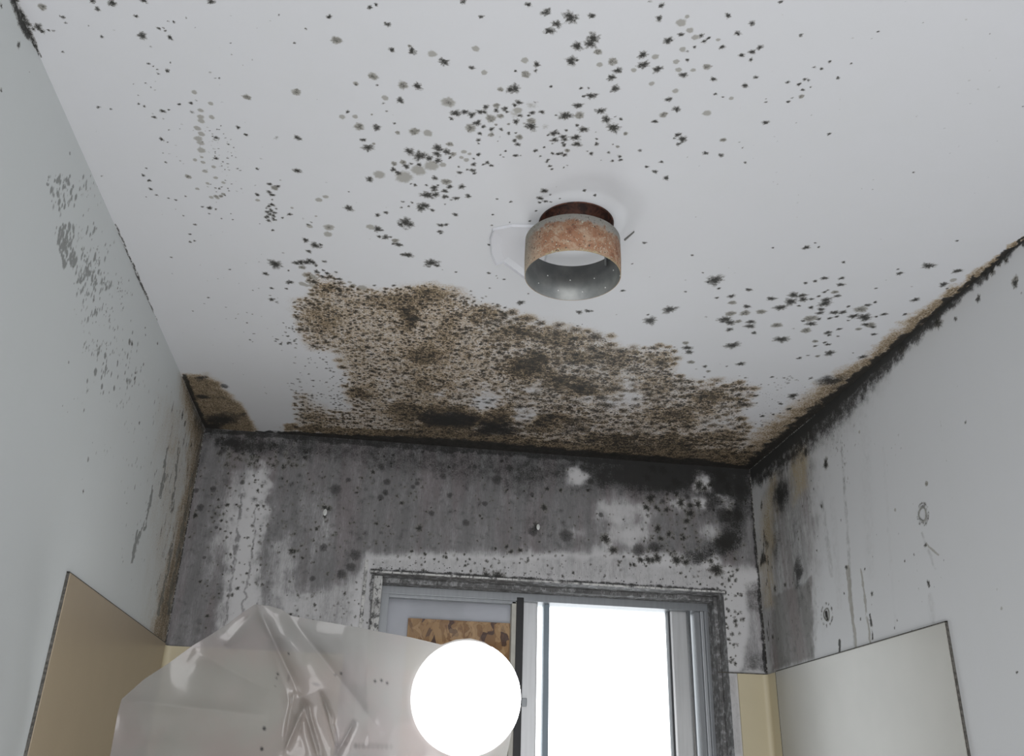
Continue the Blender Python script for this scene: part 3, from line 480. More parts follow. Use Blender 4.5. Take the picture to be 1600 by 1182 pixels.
# ================================================================ RIGHT WALL
R = Surface(0, W, seg((YF, -1.35, .15), (-1.35, 0, .0025)), seg((0, 1.5, .25), (1.5, H, .0025)))
R.line(RJ, (7, 12, 18, 22, 34, 50, 52, 40), 'black', .8, 9, 111, rag=.4); R.line(RJ, (3, 6, 9, 11, 16, 22, 22, 20), 'black', 1.1, 4, 112)
R.line([(1360, 580), (1300, 640), (1240, 700)], (40, 60, 60), 'grey', .35, 12, 113)
R.poly([(1200, 735), (1260, 690), (1280, 720), (1275, 900), (1270, 1040), (1195, 1055), (1190, 850)], 'grey', .60, 26, 14, 114, sc=20)
R.poly([(1205, 930), (1270, 900), (1272, 1030), (1205, 1050)], 'grey', .85, 8, 4, 115, sc=60)
R.poly([(1185, 820), (1205, 740), (1215, 740), (1205, 880), (1208, 950), (1196, 950)], 'brown', .45, 14, 7, 116); R.poly([(1235, 700), (1260, 690), (1262, 760), (1240, 790)], 'brown', .45, 14, 8, 117)
for x, y, rx, ry, a in ((1220, 775, 24, 50, .85), (1226, 765, 16, 34, .8), (1214, 850, 14, 60, .55), (1242, 830, 10, 60, .4), (1255, 800, 30, 90, .2), (1259, 706, 9, 20, .9), (1213, 820, 12, 50, .4), (1247, 895, 13, 48, .85), (1250, 940, 8, 40, .4), (1215, 690, 22, 16, .6), (1289, 727, 6, 9, .9), (1240, 830, 20, 70, .25), (1192, 870, 6, 20, 1.), (1197, 850, 6, 26, .6), (1300, 660, 30, 20, .4), (1284, 790, 6, 26, .35)):
    R.ell(x, y, rx, ry, 'black', a, warp=4, sd=int(x+y), soft=1., sc=60)
for x0, y0, x1, y1, w, a in ((1315, 700, 1335, 1010, 3, .35), (1323, 890, 1338, 1015, 3, .5), (1345, 890, 1360, 1005, 2.5, .45), (1360, 960, 1364, 1000, 2, .9), (1285, 790, 1300, 900, 5, .3), (1311, 1000, 1311, 1022, 2.5, 1.), (1325, 885, 1331, 950, 2, .7), (1452, 930, 1458, 975, 7, .22), (1300, 780, 1312, 950, 7, .15), (1270, 850, 1275, 1000, 4, .3), (1230, 850, 1234, 1000, 4, .3), (1440, 832, 1462, 890, 3, .35), (1448, 850, 1466, 868, 2, .6), (1380, 700, 1400, 990, 3, .12), (1350, 640, 1360, 900, 12, .12)):
    R.line([(x0, y0), ((x0+x1)/2, (y0+y1)/2), (x1, y1)], (w*.8, w*1.2, w*.8), 'dark' if a > .8 else 'faint' if a > .4 else 'grey', a if a > .8 else .8 if a > .4 else a*1.2, 2, int(x0), rag=1.)
R.scatter([(1285, 660), (1320, 670), (1330, 760), (1300, 740)], 60, (1.8, 4), 'dark', (.4, .8), EL, 121)
R.scatter([(1195, 760), (1280, 720), (1280, 1030), (1205, 1045)], 70, (1.6, 4), 'dark', (.4, 1), EL, 122)
R.scatter([(1290, 700), (1500, 600), (1480, 960), (1290, 1010)], 80, (1.4, 3), 'dark', (.3, .6), EL, 123)
R.scatter([(1185, 740), (1197, 740), (1205, 1040), (1192, 1000)], 26, (3, 9), 'dark', (.6, 1), (.5, 1.4), 124)
spots(R, '''385,250,22;365,447,9;480,730,11;598,852,10;343,652,6;150,828,14;197,812,12;87,708,16;103,690,20;140,1052,11;232,802,6;750,700,6;850,343,14m;858,803,12;862,812,9;545,970,6;470,850,6;565,738,6;720,118,8g;732,180,7g
705,465,10G;720,575,6g;715,975,7g;792,670,6;845,628,9;455,512,5;520,165,8g;515,75,8g;540,105,9G;1030,60,7''', 1160, 640, 2.955)
spots(R, '1563,210,24m;1563,220,18;1410,285,14;1402,290,7;1525,125,14;1467,170,18;1315,370,10;1590,262,5;1240,385,26;1090,490,30m;1495,140,14;1440,180,10', 1000, 360, 2.667)
spots(R, '1565,548,8;1487,228,10G;1465,135,7g;952,325,6;965,288,6;1090,195,6g;1040,340,5;265,648,6;345,370,9;372,380,7', 1100, 880, 3.2)
for x, y, r in ((1442, 804, 11), (1442, 804, 8), (1292, 961, 11)):
    for i in range(30):
        a = rng.uniform(0, 6.28); R.spot(x+r*math.cos(a)*.8, y+r*1.6*math.sin(a), rng.uniform(2, 4.5), 'dark', rng.uniform(.4, .9))
MOULD_RIGHT = mouldy('mouldy_right_wall_paint', streak=(1, 1, .14), speck=130., paint=(0.53, 0.54, 0.55), grey=(0.15, 0.147, 0.14), brown=(0.20, 0.165, 0.105), rough=.6)
wall_right = struct(R.build('wall_right', MOULD_RIGHT))

# wall anchor rings and the screw holes in the right wall (raised plaster rims with holes)
M_PLUG = flat('grimy_plaster', (0.20, 0.20, 0.185), .8, 0, .2, 300, bump=.4); M_BLACK = flat('dark_hole', (0.02, 0.019, 0.016), .9)
def ring_on_right(name, x, y, rpx, label, cat, slot):
    p = at(x, y, 0, W); k = ((p-CAM)@CF)/FPX; r = rpx*k
    t = empty(name, p, label, cat)
    bm = bmesh.new(); seg_ = 36; wv = []
    for i in range(seg_):
        a = 2*math.pi*i/seg_; rr = r*(1+.07*math.sin(3*a+1)); 
        wv.append([bm.verts.new((W-h, p[1]+q*rr*math.cos(a)*1.0, p[2]+q*rr*math.sin(a)*1.05)) for q, h in ((1.0, .0002), (.96, .0016), (.86, .0019), (.76, .0004))])
    for i in range(seg_):
        a, b = wv[i], wv[(i+1) % seg_]
        for j in range(3): bm.faces.new((a[j], a[j+1], b[j+1], b[j]))
    bmobj('plaster_rim', bm, M_PLUG, t, True)
    if slot:
        bm = bmesh.new(); box(bm, W-.0026, W+.012, p[1]-r*.22, p[1]+r*.22, p[2]-r*.95, p[2]+r*.55, .0008); bmobj('hole', bm, M_BLACK, t)
        bm = bmesh.new(); lathe(bm, [(0, .0), (.0035, .0), (.0035, .001), (0, .001)], (0, 0, 0), 20)
        bmesh.ops.rotate(bm, verts=bm.verts, cent=(0, 0, 0), matrix=Matrix.Rotation(math.radians(-90), 3, 'Y')); bmesh.ops.translate(bm, verts=bm.verts, vec=(W-.0025, p[1], p[2]-r*.6)); bmobj('screw_anchor', bm, M_PLUG, t)
    return t
ring_on_right('wall_anchor', 1442, 804, 11, 'round dried adhesive ring on the right wall, upper of the two marks', 'wall mark', False)
ring_on_right('wall_anchor', 1292, 961, 10, 'torn wall anchor hole in the right wall just above the surround panel', 'anchor hole', True)
# screw anchors left in the back wall
def nub(x, y, r, label, mat):
    p = at(x, y, 1, 0.); k = ((p-CAM)@CF)/FPX*r; bm = bmesh.new()
    lathe(bm, [(0, .0035), (k*.5, .003), (k*.6, .0), (k*1.3, .0004), (k*1.45, -.001)], (0, 0, 0), 18)
    bmesh.ops.rotate(bm, verts=bm.verts, cent=(0, 0, 0), matrix=Matrix.Rotation(math.radians(90), 3, 'X')); bmesh.ops.scale(bm, vec=(.8, 1, 1.5), verts=bm.verts); bmesh.ops.translate(bm, verts=bm.verts, vec=p)
    fit(bmobj('wall_plug', bm, mat, None, True), label, 'wall plug')
M_WPLUG = flat('white_plastic_plug', (0.7, 0.72, 0.7), .4)
nub(508, 801, 2.7, 'small white plastic plug in the left part of the mouldy back wall', M_WPLUG)
nub(841, 824, 2.4, 'small pale plug in a dark stain above the middle of the window', M_WPLUG)

# remaining shell
M_WALLP = flat('wall_paint', (0.52, 0.53, 0.54), .6, 0, .04, 6); M_FLOOR = flat('floor_vinyl', (0.33, 0.31, 0.28), .5, 0, .1, 12)
struct(boxobj('wall_front', (-.1, W+.1, YF-.1, YF, 0, H), M_WALLP)); struct(boxobj('floor', (-.1, W+.1, YF-.1, .15, -.1, 0), M_FLOOR))
# pale caulk beads in the corners
s = NT('old_caulk'); M_CAULK = s.set(col=s.mix(s.step(s.noise(s.coord(), 190, 3, .7), .50, .60), (0.03, 0.029, 0.025), (0.30, 0.295, 0.28)), rough=.6)
bm = bmesh.new(); box(bm, W-.002, W, -.42, 0, H-.002, H); struct(bmobj('trim_1', bm, M_CAULK))
bm = bmesh.new(); box(bm, W-.0025, W, -.0025, 0, SZ, H-.002); struct(bmobj('trim_2', bm, M_CAULK))
bm = bmesh.new(); box(bm, 0, .0022, -.0022, 0, SZ, H); struct(bmobj('trim_3', bm, M_CAULK))

# ================================================================ TUB SURROUND
def beige(name, rough, col):
    s = NT(name); c = s.coord(); n = s.noise(c, 5, 3); n2 = s.noise(c, 60, 3)
    cc = s.mix(s.step(n, .3, .7), col, tuple(x*.92 for x in col)); s.bump(n2, .03, .001)
    return s.set(col=cc, rough=rough, spec=.5)
M_PAN = beige('beige_surround_panel', .34, (0.335, 0.27, 0.185)); M_PAN_SHEEN = beige('beige_surround_panel_painted_sheen', .3, (0.42, 0.415, 0.38)); M_STRIP = beige('beige_corner_strip', .45, (0.56, 0.50, 0.35))  # right panel's greyer beige has the window's reflection put into its colour
M_EDGE = flat('grimy_panel_sealant', (0.09, 0.085, 0.075), .8, 0, .5, 200)
def panel(name, x0, x1, y0, y1, ztop, mat, label, seal):
    t = empty(name, ((x0+x1)/2, (y0+y1)/2, .5), label, 'wall panel')
    boxobj('sheet', (x0, x1, y0, y1, .5, ztop), mat, t, .0012)
    for i, d in enumerate(seal): boxobj('sealant', d, M_EDGE, t, 0)
    return t
yl, yr = -.782, -.798
panel('tub_surround', .0005, .006, yl, -.024, SZ+.003, M_PAN, 'beige tub surround panel on the left wall beside the plastic sheet', [(.0002, .0045, yl-.0022, yl, .5, SZ+.004), (.0002, .0045, yl-.0022, -.024, SZ+.003, SZ+.0052), (.0002, .0025, -.024, -.0222, .5, SZ+.002)])
panel('tub_surround', W-.006, W-.0005, yr, -.062, SZ, M_PAN_SHEEN, 'glossy tub surround panel on the right wall, window reflection in its pale colour', [(W-.0045, W-.0002, yr-.0025, yr, .5, SZ+.002), (W-.0045, W-.0002, yr-.0025, -.062, SZ, SZ+.0025), (W-.0062, W-.0002, -.062, -.0604, .5, SZ)])
def corner(name, x0, x1, sx, ylen, label):
    bm = bmesh.new(); zt = SZ-.001 if sx > 0 else SZ
    # L-shaped strip with a rounded inside corner
    cx, s = (x0, 1) if sx < 0 else (x1, -1)
    pr = [(0, ylen), (.005, ylen)]+[(.005+.012*(1-math.cos(a)), -.005-.012*(1-math.sin(a))) for a in [math.pi/2*i/6 for i in range(7)]][::1]+[(abs(x1-x0), -.005), (abs(x1-x0), -.0003), (.0003, -.0003)]
    lo = [bm.verts.new((cx+s*a, b, .5)) for a, b in pr]; hi = [bm.verts.new((cx+s*a, b, zt)) for a, b in pr]
    n = len(pr)
    for i in range(n): bm.faces.new((lo[i], lo[(i+1) % n], hi[(i+1) % n], hi[i]))
    bm.faces.new(lo); bm.faces.new(hi[::-1])
    return fit(bmobj(name, bm, M_STRIP), label, 'corner strip')
corner('surround_corner_strip', W-.083, W-.0005, 1, -.0595, 'beige surround corner strip right of the window below the mouldy wall')
corner('surround_corner_strip', .0005, .42, -1, -.022, 'beige surround strip in the left corner, mostly behind the plastic sheet')
boxobj_ = boxobj('grime_line', (W-.135, W-.001, -.0062, -.0001, SZ-.0008, SZ+.0016), M_EDGE); fit(boxobj_, 'black grime line along the top of the beige strip right of the window', 'sealant line')
# dirty patch of bare plaster between casing and strip keeps the wall's own material

# ================================================================ EXHAUST DUCT
def rusty(name, a, b, c_, sc=60, rough=.7, metal=.2):
    s = NT(name); c = s.coord(); n = s.noise(c, sc, 5, .65, .5); n2 = s.noise(c, sc*4, 4, .7)
    col = s.mix(s.step(n, .40, .60), a, b); col = s.mix(s.step(n2, .58, .68), col, c_); s.bump(n2, .6, .0015)
    return s.set(col=col, rough=rough, metal=metal)
M_COLOUT = None
s = NT('rust_and_paint_smears'); c = s.coord(); sx = s.n.new('ShaderNodeSeparateXYZ'); s.l.new(c, sx.inputs[0])
n = s.noise(c, 70, 5, .7, .4); n2 = s.noise(c, 330, 3, .7); hgt = s.math('ADD', sx.outputs[2], s.math('MULTIPLY', s.math('SUBTRACT', n, .5), .04))
col = s.mix(s.step(n, .42, .60), (0.27, 0.135, 0.075), (0.36, 0.25, 0.17)); col = s.mix(s.step(s.noise(c, 40, 3), .55, .7), col, (0.20, 0.085, 0.045))
col = s.mix(s.step(hgt, 2.350, 2.358), col, (0.31, 0.30, 0.27)); col = s.mix(s.math('SUBTRACT', 1, s.step(hgt, 2.296, 2.304)), col, (0.36, 0.31, 0.19))
lx = s.step(s.math('ADD', sx.outputs[0], s.math('MULTIPLY', n2, .03)), .690, .715); col = s.mix(lx, (0.33, 0.30, 0.24), col)
col = s.mix(s.step(n2, .60, .66), col, (0.46, 0.47, 0.38)); col = s.mix(s.step(s.noise(c, 250, 3, .7), .60, .65), col, (0.05, 0.045, 0.035))
s.bump(n2, .6, .001); M_COLOUT = s.set(col=col, rough=.75)
s = NT('dull_galvanised_steel'); c = s.coord(); n = s.noise(c, 30, 4); sp_, cc = s.vor(c, 170)
M_GALV = s.set(col=s.mix(s.step(n, .3, .7), (0.22, 0.23, 0.23), (0.32, 0.33, 0.32)), rough=.5, metal=.7)
M_RUSTIN = rusty('dark_rusted_duct', (0.03, 0.012, 0.008), (0.10, 0.035, 0.02), (0.02, 0.012, 0.01), 60, .5, .3)
hx, hy, hr = HOLE
bm = bmesh.new(); lathe(bm, [(hr-.0002, -.0015), (hr-.0002, .30), (0, .30), (0, .302), (hr+.0018, .302), (hr+.0018, .0005), (hr+.0018, -.0015)], (hx, hy, H), 96, True)
duct = fit(bmobj('exhaust_duct', bm, M_RUSTIN, None, True), 'dark rusty duct pipe rising through the hole in the ceiling', 'duct')
cx, cy = .7595, -1.0905; RR = .0772
t = empty('duct_collar', (cx, cy, 2.300), 'short rusty round metal duct collar hanging under the ceiling hole', 'duct collar')
bm = bmesh.new(); lathe(bm, [(RR, .0), (RR+.0006, .03), (RR, .067), (RR-.0012, .067), (RR-.0012, .0), ], (cx, cy, 2.300), 96, True)
co = bmobj('collar_ring', bm, M_COLOUT, t, True); co.data.materials.append(M_GALV)
for p in co.data.polygons:
    v = p.center-Vector((cx, cy, p.center.z)); 
    if p.normal.dot(v) < 0: p.material_index = 1
# pale rivets / screw tips inside, strap hangers to the ceiling
M_RIV = flat('bright_rivet', (0.8, 0.8, 0.78), .3, .3)
def on_collar(px, py):
    # far inner side of the ring met by the sight line
    d = ray(px, py); o = CAM; a = d[0]**2+d[1]**2; b = 2*((o[0]-cx)*d[0]+(o[1]-cy)*d[1]); q = (o[0]-cx)**2+(o[1]-cy)**2-(RR-.0012)**2
    return o+d*((-b+math.sqrt(max(b*b-4*a*q, 0)))/(2*a))
for zx, zy in ((617, 805), (805, 843), (1006, 828), (1166, 760), (705, 928), (908, 940), (1098, 905), (1222, 812), (541, 868)):
    p = on_collar(740+zx/5.333, 280+zy/5.333)
    if p[2] < 2.301: p[2] = 2.3015
    bm = bmesh.new(); bmesh.ops.create_icosphere(bm, subdivisions=2, radius=.0012); bmesh.ops.translate(bm, verts=bm.verts, vec=p); bmobj('rivet', bm, M_RIV, t, True)
for a in (31, 149):
    x, y = cx+(RR-.0022)*math.cos(math.radians(a)), cy+(RR-.0022)*math.sin(math.radians(a)); boxobj('hanger_strap', (x-.0015, x+.0015, y-.0008, y+.0008, 2.352, H-.0001), M_GALV, t, .0003)
# torn white film left round the hole
s = NT('glossy_white_film'); M_FILM = s.set(col=(0.60, 0.61, 0.64), rough=.22, spec=.5)
film = [(843, 351), (800, 350), (770, 356), (765, 372), (767, 395), (775, 412), (786, 408), (800, 418), (826, 438), (850, 420), (860, 380)]
def ceil_film(name, pts, mat, dz, label, cat, th=.001, curl=.0):
    bm = bmesh.new(); P = [at(x, y, 2, H) for x, y in pts]; P = [p for p in P]
    n = len(P); C0 = sum(P)/n
    rings = []
    for f, h in ((1., .0003), (.985, th*1.6+curl), (.93, th+curl*.3), (.55, th), (.15, th)):
        rings.append([bm.verts.new((C0[0]+(p[0]-C0[0])*f, C0[1]+(p[1]-C0[1])*f, H-h)) for p in P])
    for a, b in zip(rings, rings[1:]):
        for i in range(n): bm.faces.new((a[i], a[(i+1) % n], b[(i+1) % n], b[i]))
    bm.faces.new(rings[-1]); return fit(bmobj(name, bm, mat), label, cat)
ceil_film('plastic_film_scrap', film, M_FILM, 0, 'clear white plastic film scrap stuck on the ceiling left of the duct collar', 'film scrap', .0015, .003)
# raised cracked edge on the right of the duct
a, b = at(976, 374, 2, H), at(991, 361, 2, H); bm = bmesh.new()
d = (b-a); nrm = np.array([-d[1], d[0], 0])/np.hypot(d[0], d[1])*.0012
vs = [bm.verts.new(v) for v in (a-nrm, b-nrm*.3, b+nrm*.3, a+nrm)]; v2 = [bm.verts.new((v.co.x, v.co.y, H-.003)) for v in vs]
for i in range(4): bm.faces.new((vs[i], vs[(i+1) % 4], v2[(i+1) % 4], v2[i]))
bm.faces.new(v2); fit(bmobj('plaster_sliver', bm, flat('grey_plaster_sliver', (0.16, 0.16, 0.15), .8)), 'thin grey sliver of plaster sticking out right of the duct collar', 'plaster sliver')

# ================================================================ WINDOW
DY = 0.10                                  # depth of the reveal
def reveal_mat(name, base, k):
    s = NT(name); c = s.coord(); cs = s.coord((1, 1, .25)); n = s.noise(c, 60, 4, .7); n2 = s.noise(cs, 260, 3, .7); n3 = s.noise(c, 25, 2)
    col = s.mix(s.step(n, .5-k, .62-k*.5), base, (0.13, 0.13, 0.13)); col = s.mix(s.math('MULTIPLY', s.step(n2, .55, .66), .85), col, (0.03, 0.03, 0.028))
    col = s.mix(s.math('MULTIPLY', s.step(n3, .50, .68), .5), col, (0.045, 0.045, 0.045)); s.bump(n2, .2, .001)
    return s.set(col=col, rough=.7)
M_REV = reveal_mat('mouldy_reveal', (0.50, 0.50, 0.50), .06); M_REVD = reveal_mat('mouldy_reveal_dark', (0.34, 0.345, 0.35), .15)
T = .12
win = struct(bpy.data.objects.new('window_1', None)); COL.objects.link(win); win.location = (.936, DY, OZ0)
boxobj('head_reveal', (OX0-.02, OX1+.02, .0005, T+.08, OZ1, OZ1+.03), M_REVD, win, 0)
boxobj('left_reveal', (OX0-.03, OX0, .0005, T+.08, OZ0, OZ1), M_REV, win, 0); boxobj('right_reveal', (OX1, OX1+.03, .0005, T+.08, OZ0, OZ1), M_REVD, win, 0)
boxobj('sill', (OX0-.03, OX1+.03, .0005, T+.08, OZ0-.03, OZ0), M_REV, win, 0)
M_WOOD = reveal_mat('mouldy_white_stop', (0.56, 0.56, 0.55), .0)
# painted stops inside the reveal
boxobj('stop_head', (OX0, OX1, .058, .10, OZ1-.012, OZ1), M_REVD, win, .002); boxobj('stop_left', (OX0, OX0+.022, .03, .10, OZ0, OZ1-.001), M_WOOD, win, .003)
boxobj('stop_right', (OX1-.010, OX1, .05, .10, OZ0, OZ1-.001), M_REVD, win, .002)
# raised paint edge round the opening
boxobj('edge_bead', (OX0-.012, OX1+.004, -.003, .001, OZ1-.001, OZ1+.004), M_WOOD, win, .001); boxobj('edge_bead', (OX0-.026, OX0-.018, -.003, .001, OZ0, OZ1+.03), M_WOOD, win, .001)
def alu(name, col=(0.50, 0.52, 0.54), rough=.35, metal=.6):
    s = NT(name); c = s.coord((1, 1, .05)); n = s.noise(c, 120, 3); return s.set(col=s.mix(s.step(n, .3, .7), col, tuple(x*.9 for x in col)), rough=rough, metal=metal)
M_ALU = alu('aluminium'); M_ALUD = alu('weathered_aluminium', (0.30, 0.315, 0.33), .4, .5); M_ALUL = alu('pale_aluminium', (0.62, 0.63, 0.64), .3, .4)
Y0 = .10
def PX(x, y, dep): return at(x, y, 1, dep)
xl = PX(600, 985, Y0)[0]; zt = PX(700, 927, Y0)[2]; xr = PX(1109, 1000, Y0)[0]
xm = PX(815, 1060, Y0+.01)[0]
# outer frame
boxobj('frame_head', (OX0+.0005, OX1-.0005, Y0+.0005, Y0+.07, zt-.010, OZ1-.0005), M_ALUD, win); boxobj('frame_jamb', (xr-.010, xr+.02, Y0, Y0+.07, OZ0, zt-.010), M_ALUD, win)
boxobj('frame_jamb', (xr-.019, xr-.0105, Y0+.008, Y0+.07, OZ0, zt-.010), M_ALU, win); boxobj('frame_jamb', (xr-.034, xr-.0195, Y0+.016, Y0+.07, OZ0, zt-.010), M_ALUD, win)
boxobj('frame_jamb', (OX0+.001, xl+.006, Y0, Y0+.07, OZ0, zt-.010), M_ALUD, win); boxobj('frame_sill', (xl, xr, Y0, Y0+.07, OZ0, OZ0+.02), M_ALUD, win)
boxobj('frame_head_lip', (xl, xm-.02, Y0+.004, Y0+.03, zt-.018, zt-.010), M_ALUD, win)
# fixed left light: interlock, gasket
gx0, gx1 = PX(804, 1060, Y0)[0], PX(816, 1060, Y0)[0]
boxobj('gasket', (gx0+.001, gx1, Y0-.001, Y0+.03, OZ0+.02, zt-.001), flat('black_rubber', (0.012, 0.012, 0.014), .5), win, .002)
boxobj('interlock', (gx0-.011, gx0+.001, Y0+.004, Y0+.035, OZ0+.02, zt-.012), flat('cream_interlock', (0.50, 0.49, 0.44), .5), win, .001)
# sliding right sash
SH = Y0+.028
def sx_(px, py=1060): return PX(px, py, SH)[0]
zs = PX(950, 948, SH)[2]
sash = boxobj('sash_rail', (gx1, sx_(1086), SH, SH+.03, zs, zs+.022), M_ALUL, win)
boxobj('sash_stile', (gx1+.0005, sx_(838), SH-.006, SH+.03, OZ0+.02, zs+.012), M_ALUL, win, .003)
boxobj('sash_stile', (sx_(849), sx_(858), SH+.004, SH+.03, OZ0+.02, zs), alu('blue_grey_stile', (0.22, 0.27, 0.31), .5, .2), win, .001)
boxobj('sash_stile', (sx_(1051), sx_(1084), SH, SH+.03, OZ0+.02, zs), M_ALUL, win, .006)
boxobj('sash_stile', (sx_(1048.5), sx_(1051), SH+.003, SH+.03, OZ0+.02, zs), flat('dark_glazing_bead', (0.05, 0.055, 0.06), .6), win, 0)
# rounded stile on the right, catches the daylight
bm = bmesh.new(); rr = .006; xc = sx_(1080); 
v0 = [bm.verts.new((xc+rr*math.cos(a), SH-.001-rr*math.sin(a), OZ0+.02)) for a in [math.pi*i/12 for i in range(13)]]; v1 = [bm.verts.new((v.co.x, v.co.y, zs)) for v in v0]
for i in range(12): bm.faces.new((v0[i], v0[i+1], v1[i+1], v1[i]))
bm.faces.new(v1); bmobj('pull_rail', bm, alu('polished_aluminium', (0.8, 0.82, 0.84), .18, .8), win, True)
s = NT('window_glass'); s.n.remove(s.b); gl = s.n.new('ShaderNodeBsdfGlossy'); gl.inputs['Roughness'].default_value = .03; tr = s.n.new('ShaderNodeBsdfTransparent'); mx = s.n.new('ShaderNodeMixShader'); fr = s.n.new('ShaderNodeFresnel'); fr.inputs[0].default_value = 1.3
s.l.new(fr.outputs[0], mx.inputs[0]); s.l.new(tr.outputs[0], mx.inputs[1]); s.l.new(gl.outputs[0], mx.inputs[2]); s.l.new(mx.outputs[0], s.out.inputs[0]); M_GLASS = s.m
boxobj('pane', (sx_(838), sx_(1051), SH+.012, SH+.016, OZ0+.02, zs), M_GLASS, win, 0)
boxobj('pane', (xl, gx0-.005, Y0+.02, Y0+.024, OZ0+.02, zt-.012), M_GLASS, win, 0)
lp = PX(819, 1098, SH-.008); lt = bmesh.new(); box(lt, lp[0]-.008, lp[0]+.006, SH-.016, SH-.006, lp[2]-.010, lp[2]+.010, .002); latch = bmobj('latch', lt, M_ALUD, win)
lt = bmesh.new(); box(lt, lp[0]-.002, lp[0]+.003, SH-.018, SH-.016, lp[2]-.006, lp[2]+.006, .0005); bmobj('latch_tab', lt, M_ALUL, latch)
# boards closing the left light
yb = Y0+.05
s = NT('pale_foam_board'); c = s.coord(); M_FOAM = s.set(col=s.mix(s.step(s.noise(c, 9, 3), .4, .65), (0.46, 0.48, 0.53), (0.40, 0.42, 0.46)), rough=.4)
fit(boxobj('backing_board', (xl+.002, gx0-.002, yb+.012, yb+.024, OZ0+.01, zt-.004), M_FOAM), 'pale grey board filling the left half of the window behind the strand board', 'board')
o0 = PX(638, 966, yb); s = NT('oriented_strand_board'); c = s.coord((1, 1, 1)); n = s.n.new('ShaderNodeTexNoise'); s.l.new(c, n.inputs['Vector']); n.inputs['Scale'].default_value = 14; n.inputs['Distortion'].default_value = 1.5
vm = s.n.new('ShaderNodeVectorMath'); vm.operation = 'ADD'; v2_ = s.n.new('ShaderNodeVectorMath'); v2_.operation = 'SCALE'; v2_.inputs['Scale'].default_value = .03; s.l.new(n.outputs['Color'], v2_.inputs[0]); s.l.new(c, vm.inputs[0]); s.l.new(v2_.outputs[0], vm.inputs[1])
mp = s.n.new('ShaderNodeMapping'); mp.inputs['Rotation'].default_value = (0, math.radians(55), 0); mp.inputs['Scale'].default_value = (1, 1, .35); s.l.new(vm.outputs[0], mp.inputs[0])
d1, c1 = s.vor(mp.outputs[0], 62); d2, c2 = s.vor(vm.outputs[0], 40)
q = s.n.new('ShaderNodeSeparateColor'); s.l.new(c1, q.inputs[0]); q2 = s.n.new('ShaderNodeSeparateColor'); s.l.new(c2, q2.inputs[0])
col = s.mix(q.outputs[0], (0.40, 0.24, 0.10), (0.22, 0.11, 0.035)); col = s.mix(s.step(q.outputs[1], .78, .84), col, (0.07, 0.028, 0.012)); col = s.mix(s.math('MULTIPLY', s.step(q2.outputs[0], .6, .7), .5), col, (0.52, 0.34, 0.17))
col = s.mix(s.math('MULTIPLY', s.step(s.noise(mp.outputs[0], 130, 3), .55, .66), .6), col, (0.16, 0.07, 0.025)); M_OSB = s.set(col=col, rough=.7)
fit(boxobj('strand_board', (o0[0], gx0-.004, yb, yb+.011, OZ0+.012, o0[2]), M_OSB), 'brown oriented strand board panel behind the left window pane', 'strand board')

# ================================================================ WORK LAMP and PLASTIC SHEET
LY = -.80; lc = at(728, 1091, 1, LY); k = ((lc-CAM)@CF)/FPX; LR = 86*k
lamp = empty('work_lamp', (lc[0], lc[1], 0), 'glowing white globe lamp shining through the plastic sheet', 'lamp')
s = NT('lit_opal_globe'); s.set(col=(.9, .9, .9), rough=.4, emit=(0.97, 0.985, 1), es=8.0); M_GLOBE = s.m
bm = bmesh.new(); bmesh.ops.create_uvsphere(bm, u_segments=64, v_segments=32, radius=LR); bmesh.ops.translate(bm, verts=bm.verts, vec=lc); bmobj('globe', bm, M_GLOBE, lamp, True)
M_BLK = flat('black_lamp_plastic', (0.03, 0.03, 0.032), .5)
bm = bmesh.new(); lathe(bm, [(0, -.03), (.03, -.03), (.034, .02), (.038, .05), (0, .05)], (lc[0], lc[1], lc[2]-LR-.05), 32); bmobj('socket', bm, M_BLK, lamp, True)
bm = bmesh.new(); lathe(bm, [(0, .02), (.012, .02), (.012, lc[2]-LR-.05), (0, lc[2]-LR-.05)], (lc[0], lc[1], 0), 24); bmobj('pole', bm, M_BLK, lamp, True)
bm = bmesh.new(); lathe(bm, [(0, .001), (.14, .001), (.14, .012), (.02, .03), (0, .03)], (lc[0], lc[1], 0), 40); bmobj('base', bm, M_BLK, lamp, True)

top = [(160, 1250), (172, 1182), (184, 1115), (190, 1093), (225, 1062), (262, 1038), (300, 1010), (330, 992), (355, 976), (380, 957), (398, 945), (420, 947), (440, 953), (455, 963), (500, 971), (560, 981), (600, 989), (640, 996), (690, 1008), (712, 1000), (735, 998), (757, 1004), (780, 1020), (798, 1044), (813, 1076)]
def samp(pts, t):
    p = np.array(pts, float); d = np.r_[0, np.cumsum(np.hypot(*np.diff(p, axis=0).T))]; d /= d[-1]; return np.interp(t, d, p[:, 0]), np.interp(t, d, p[:, 1])
NS, NTT = 420, 190
S_, T_ = np.meshgrid(np.linspace(0, 1, NS), np.linspace(0, 1, NTT)); tx, ty = samp(top, np.linspace(0, 1, NS))
bx_, by_ = np.linspace(150, 745, NS), np.full(NS, 1420.)
sxp = tx[None]*(1-T_)+bx_[None]*T_; syp = ty[None]*(1-T_)+by_[None]*T_
def fold(x, y, x0, y0, x1, y1, w, h):      # ridge along a line, fading at the ends
    dx, dy = x1-x0, y1-y0; Ln = math.hypot(dx, dy); t = ((x-x0)*dx+(y-y0)*dy)/Ln**2; d = ((x-x0)*dy-(y-y0)*dx)/Ln
    return h*np.exp(-np.abs(d/w)**1.3)*np.clip(1-np.abs(2*t-1)**4, 0, 1)*((t > 0) & (t < 1))
dep = np.full(sxp.shape, -.80); dep += (sxp-150)/650*-.06
dep += -.035*np.exp(-((sxp-420)/130)**2)
dep += (fnoise(sxp/400, syp/400, 3, 5, 2)-.5)*.05+(fnoise(sxp/400, syp/400, 9, 7, 2)-.5)*.006
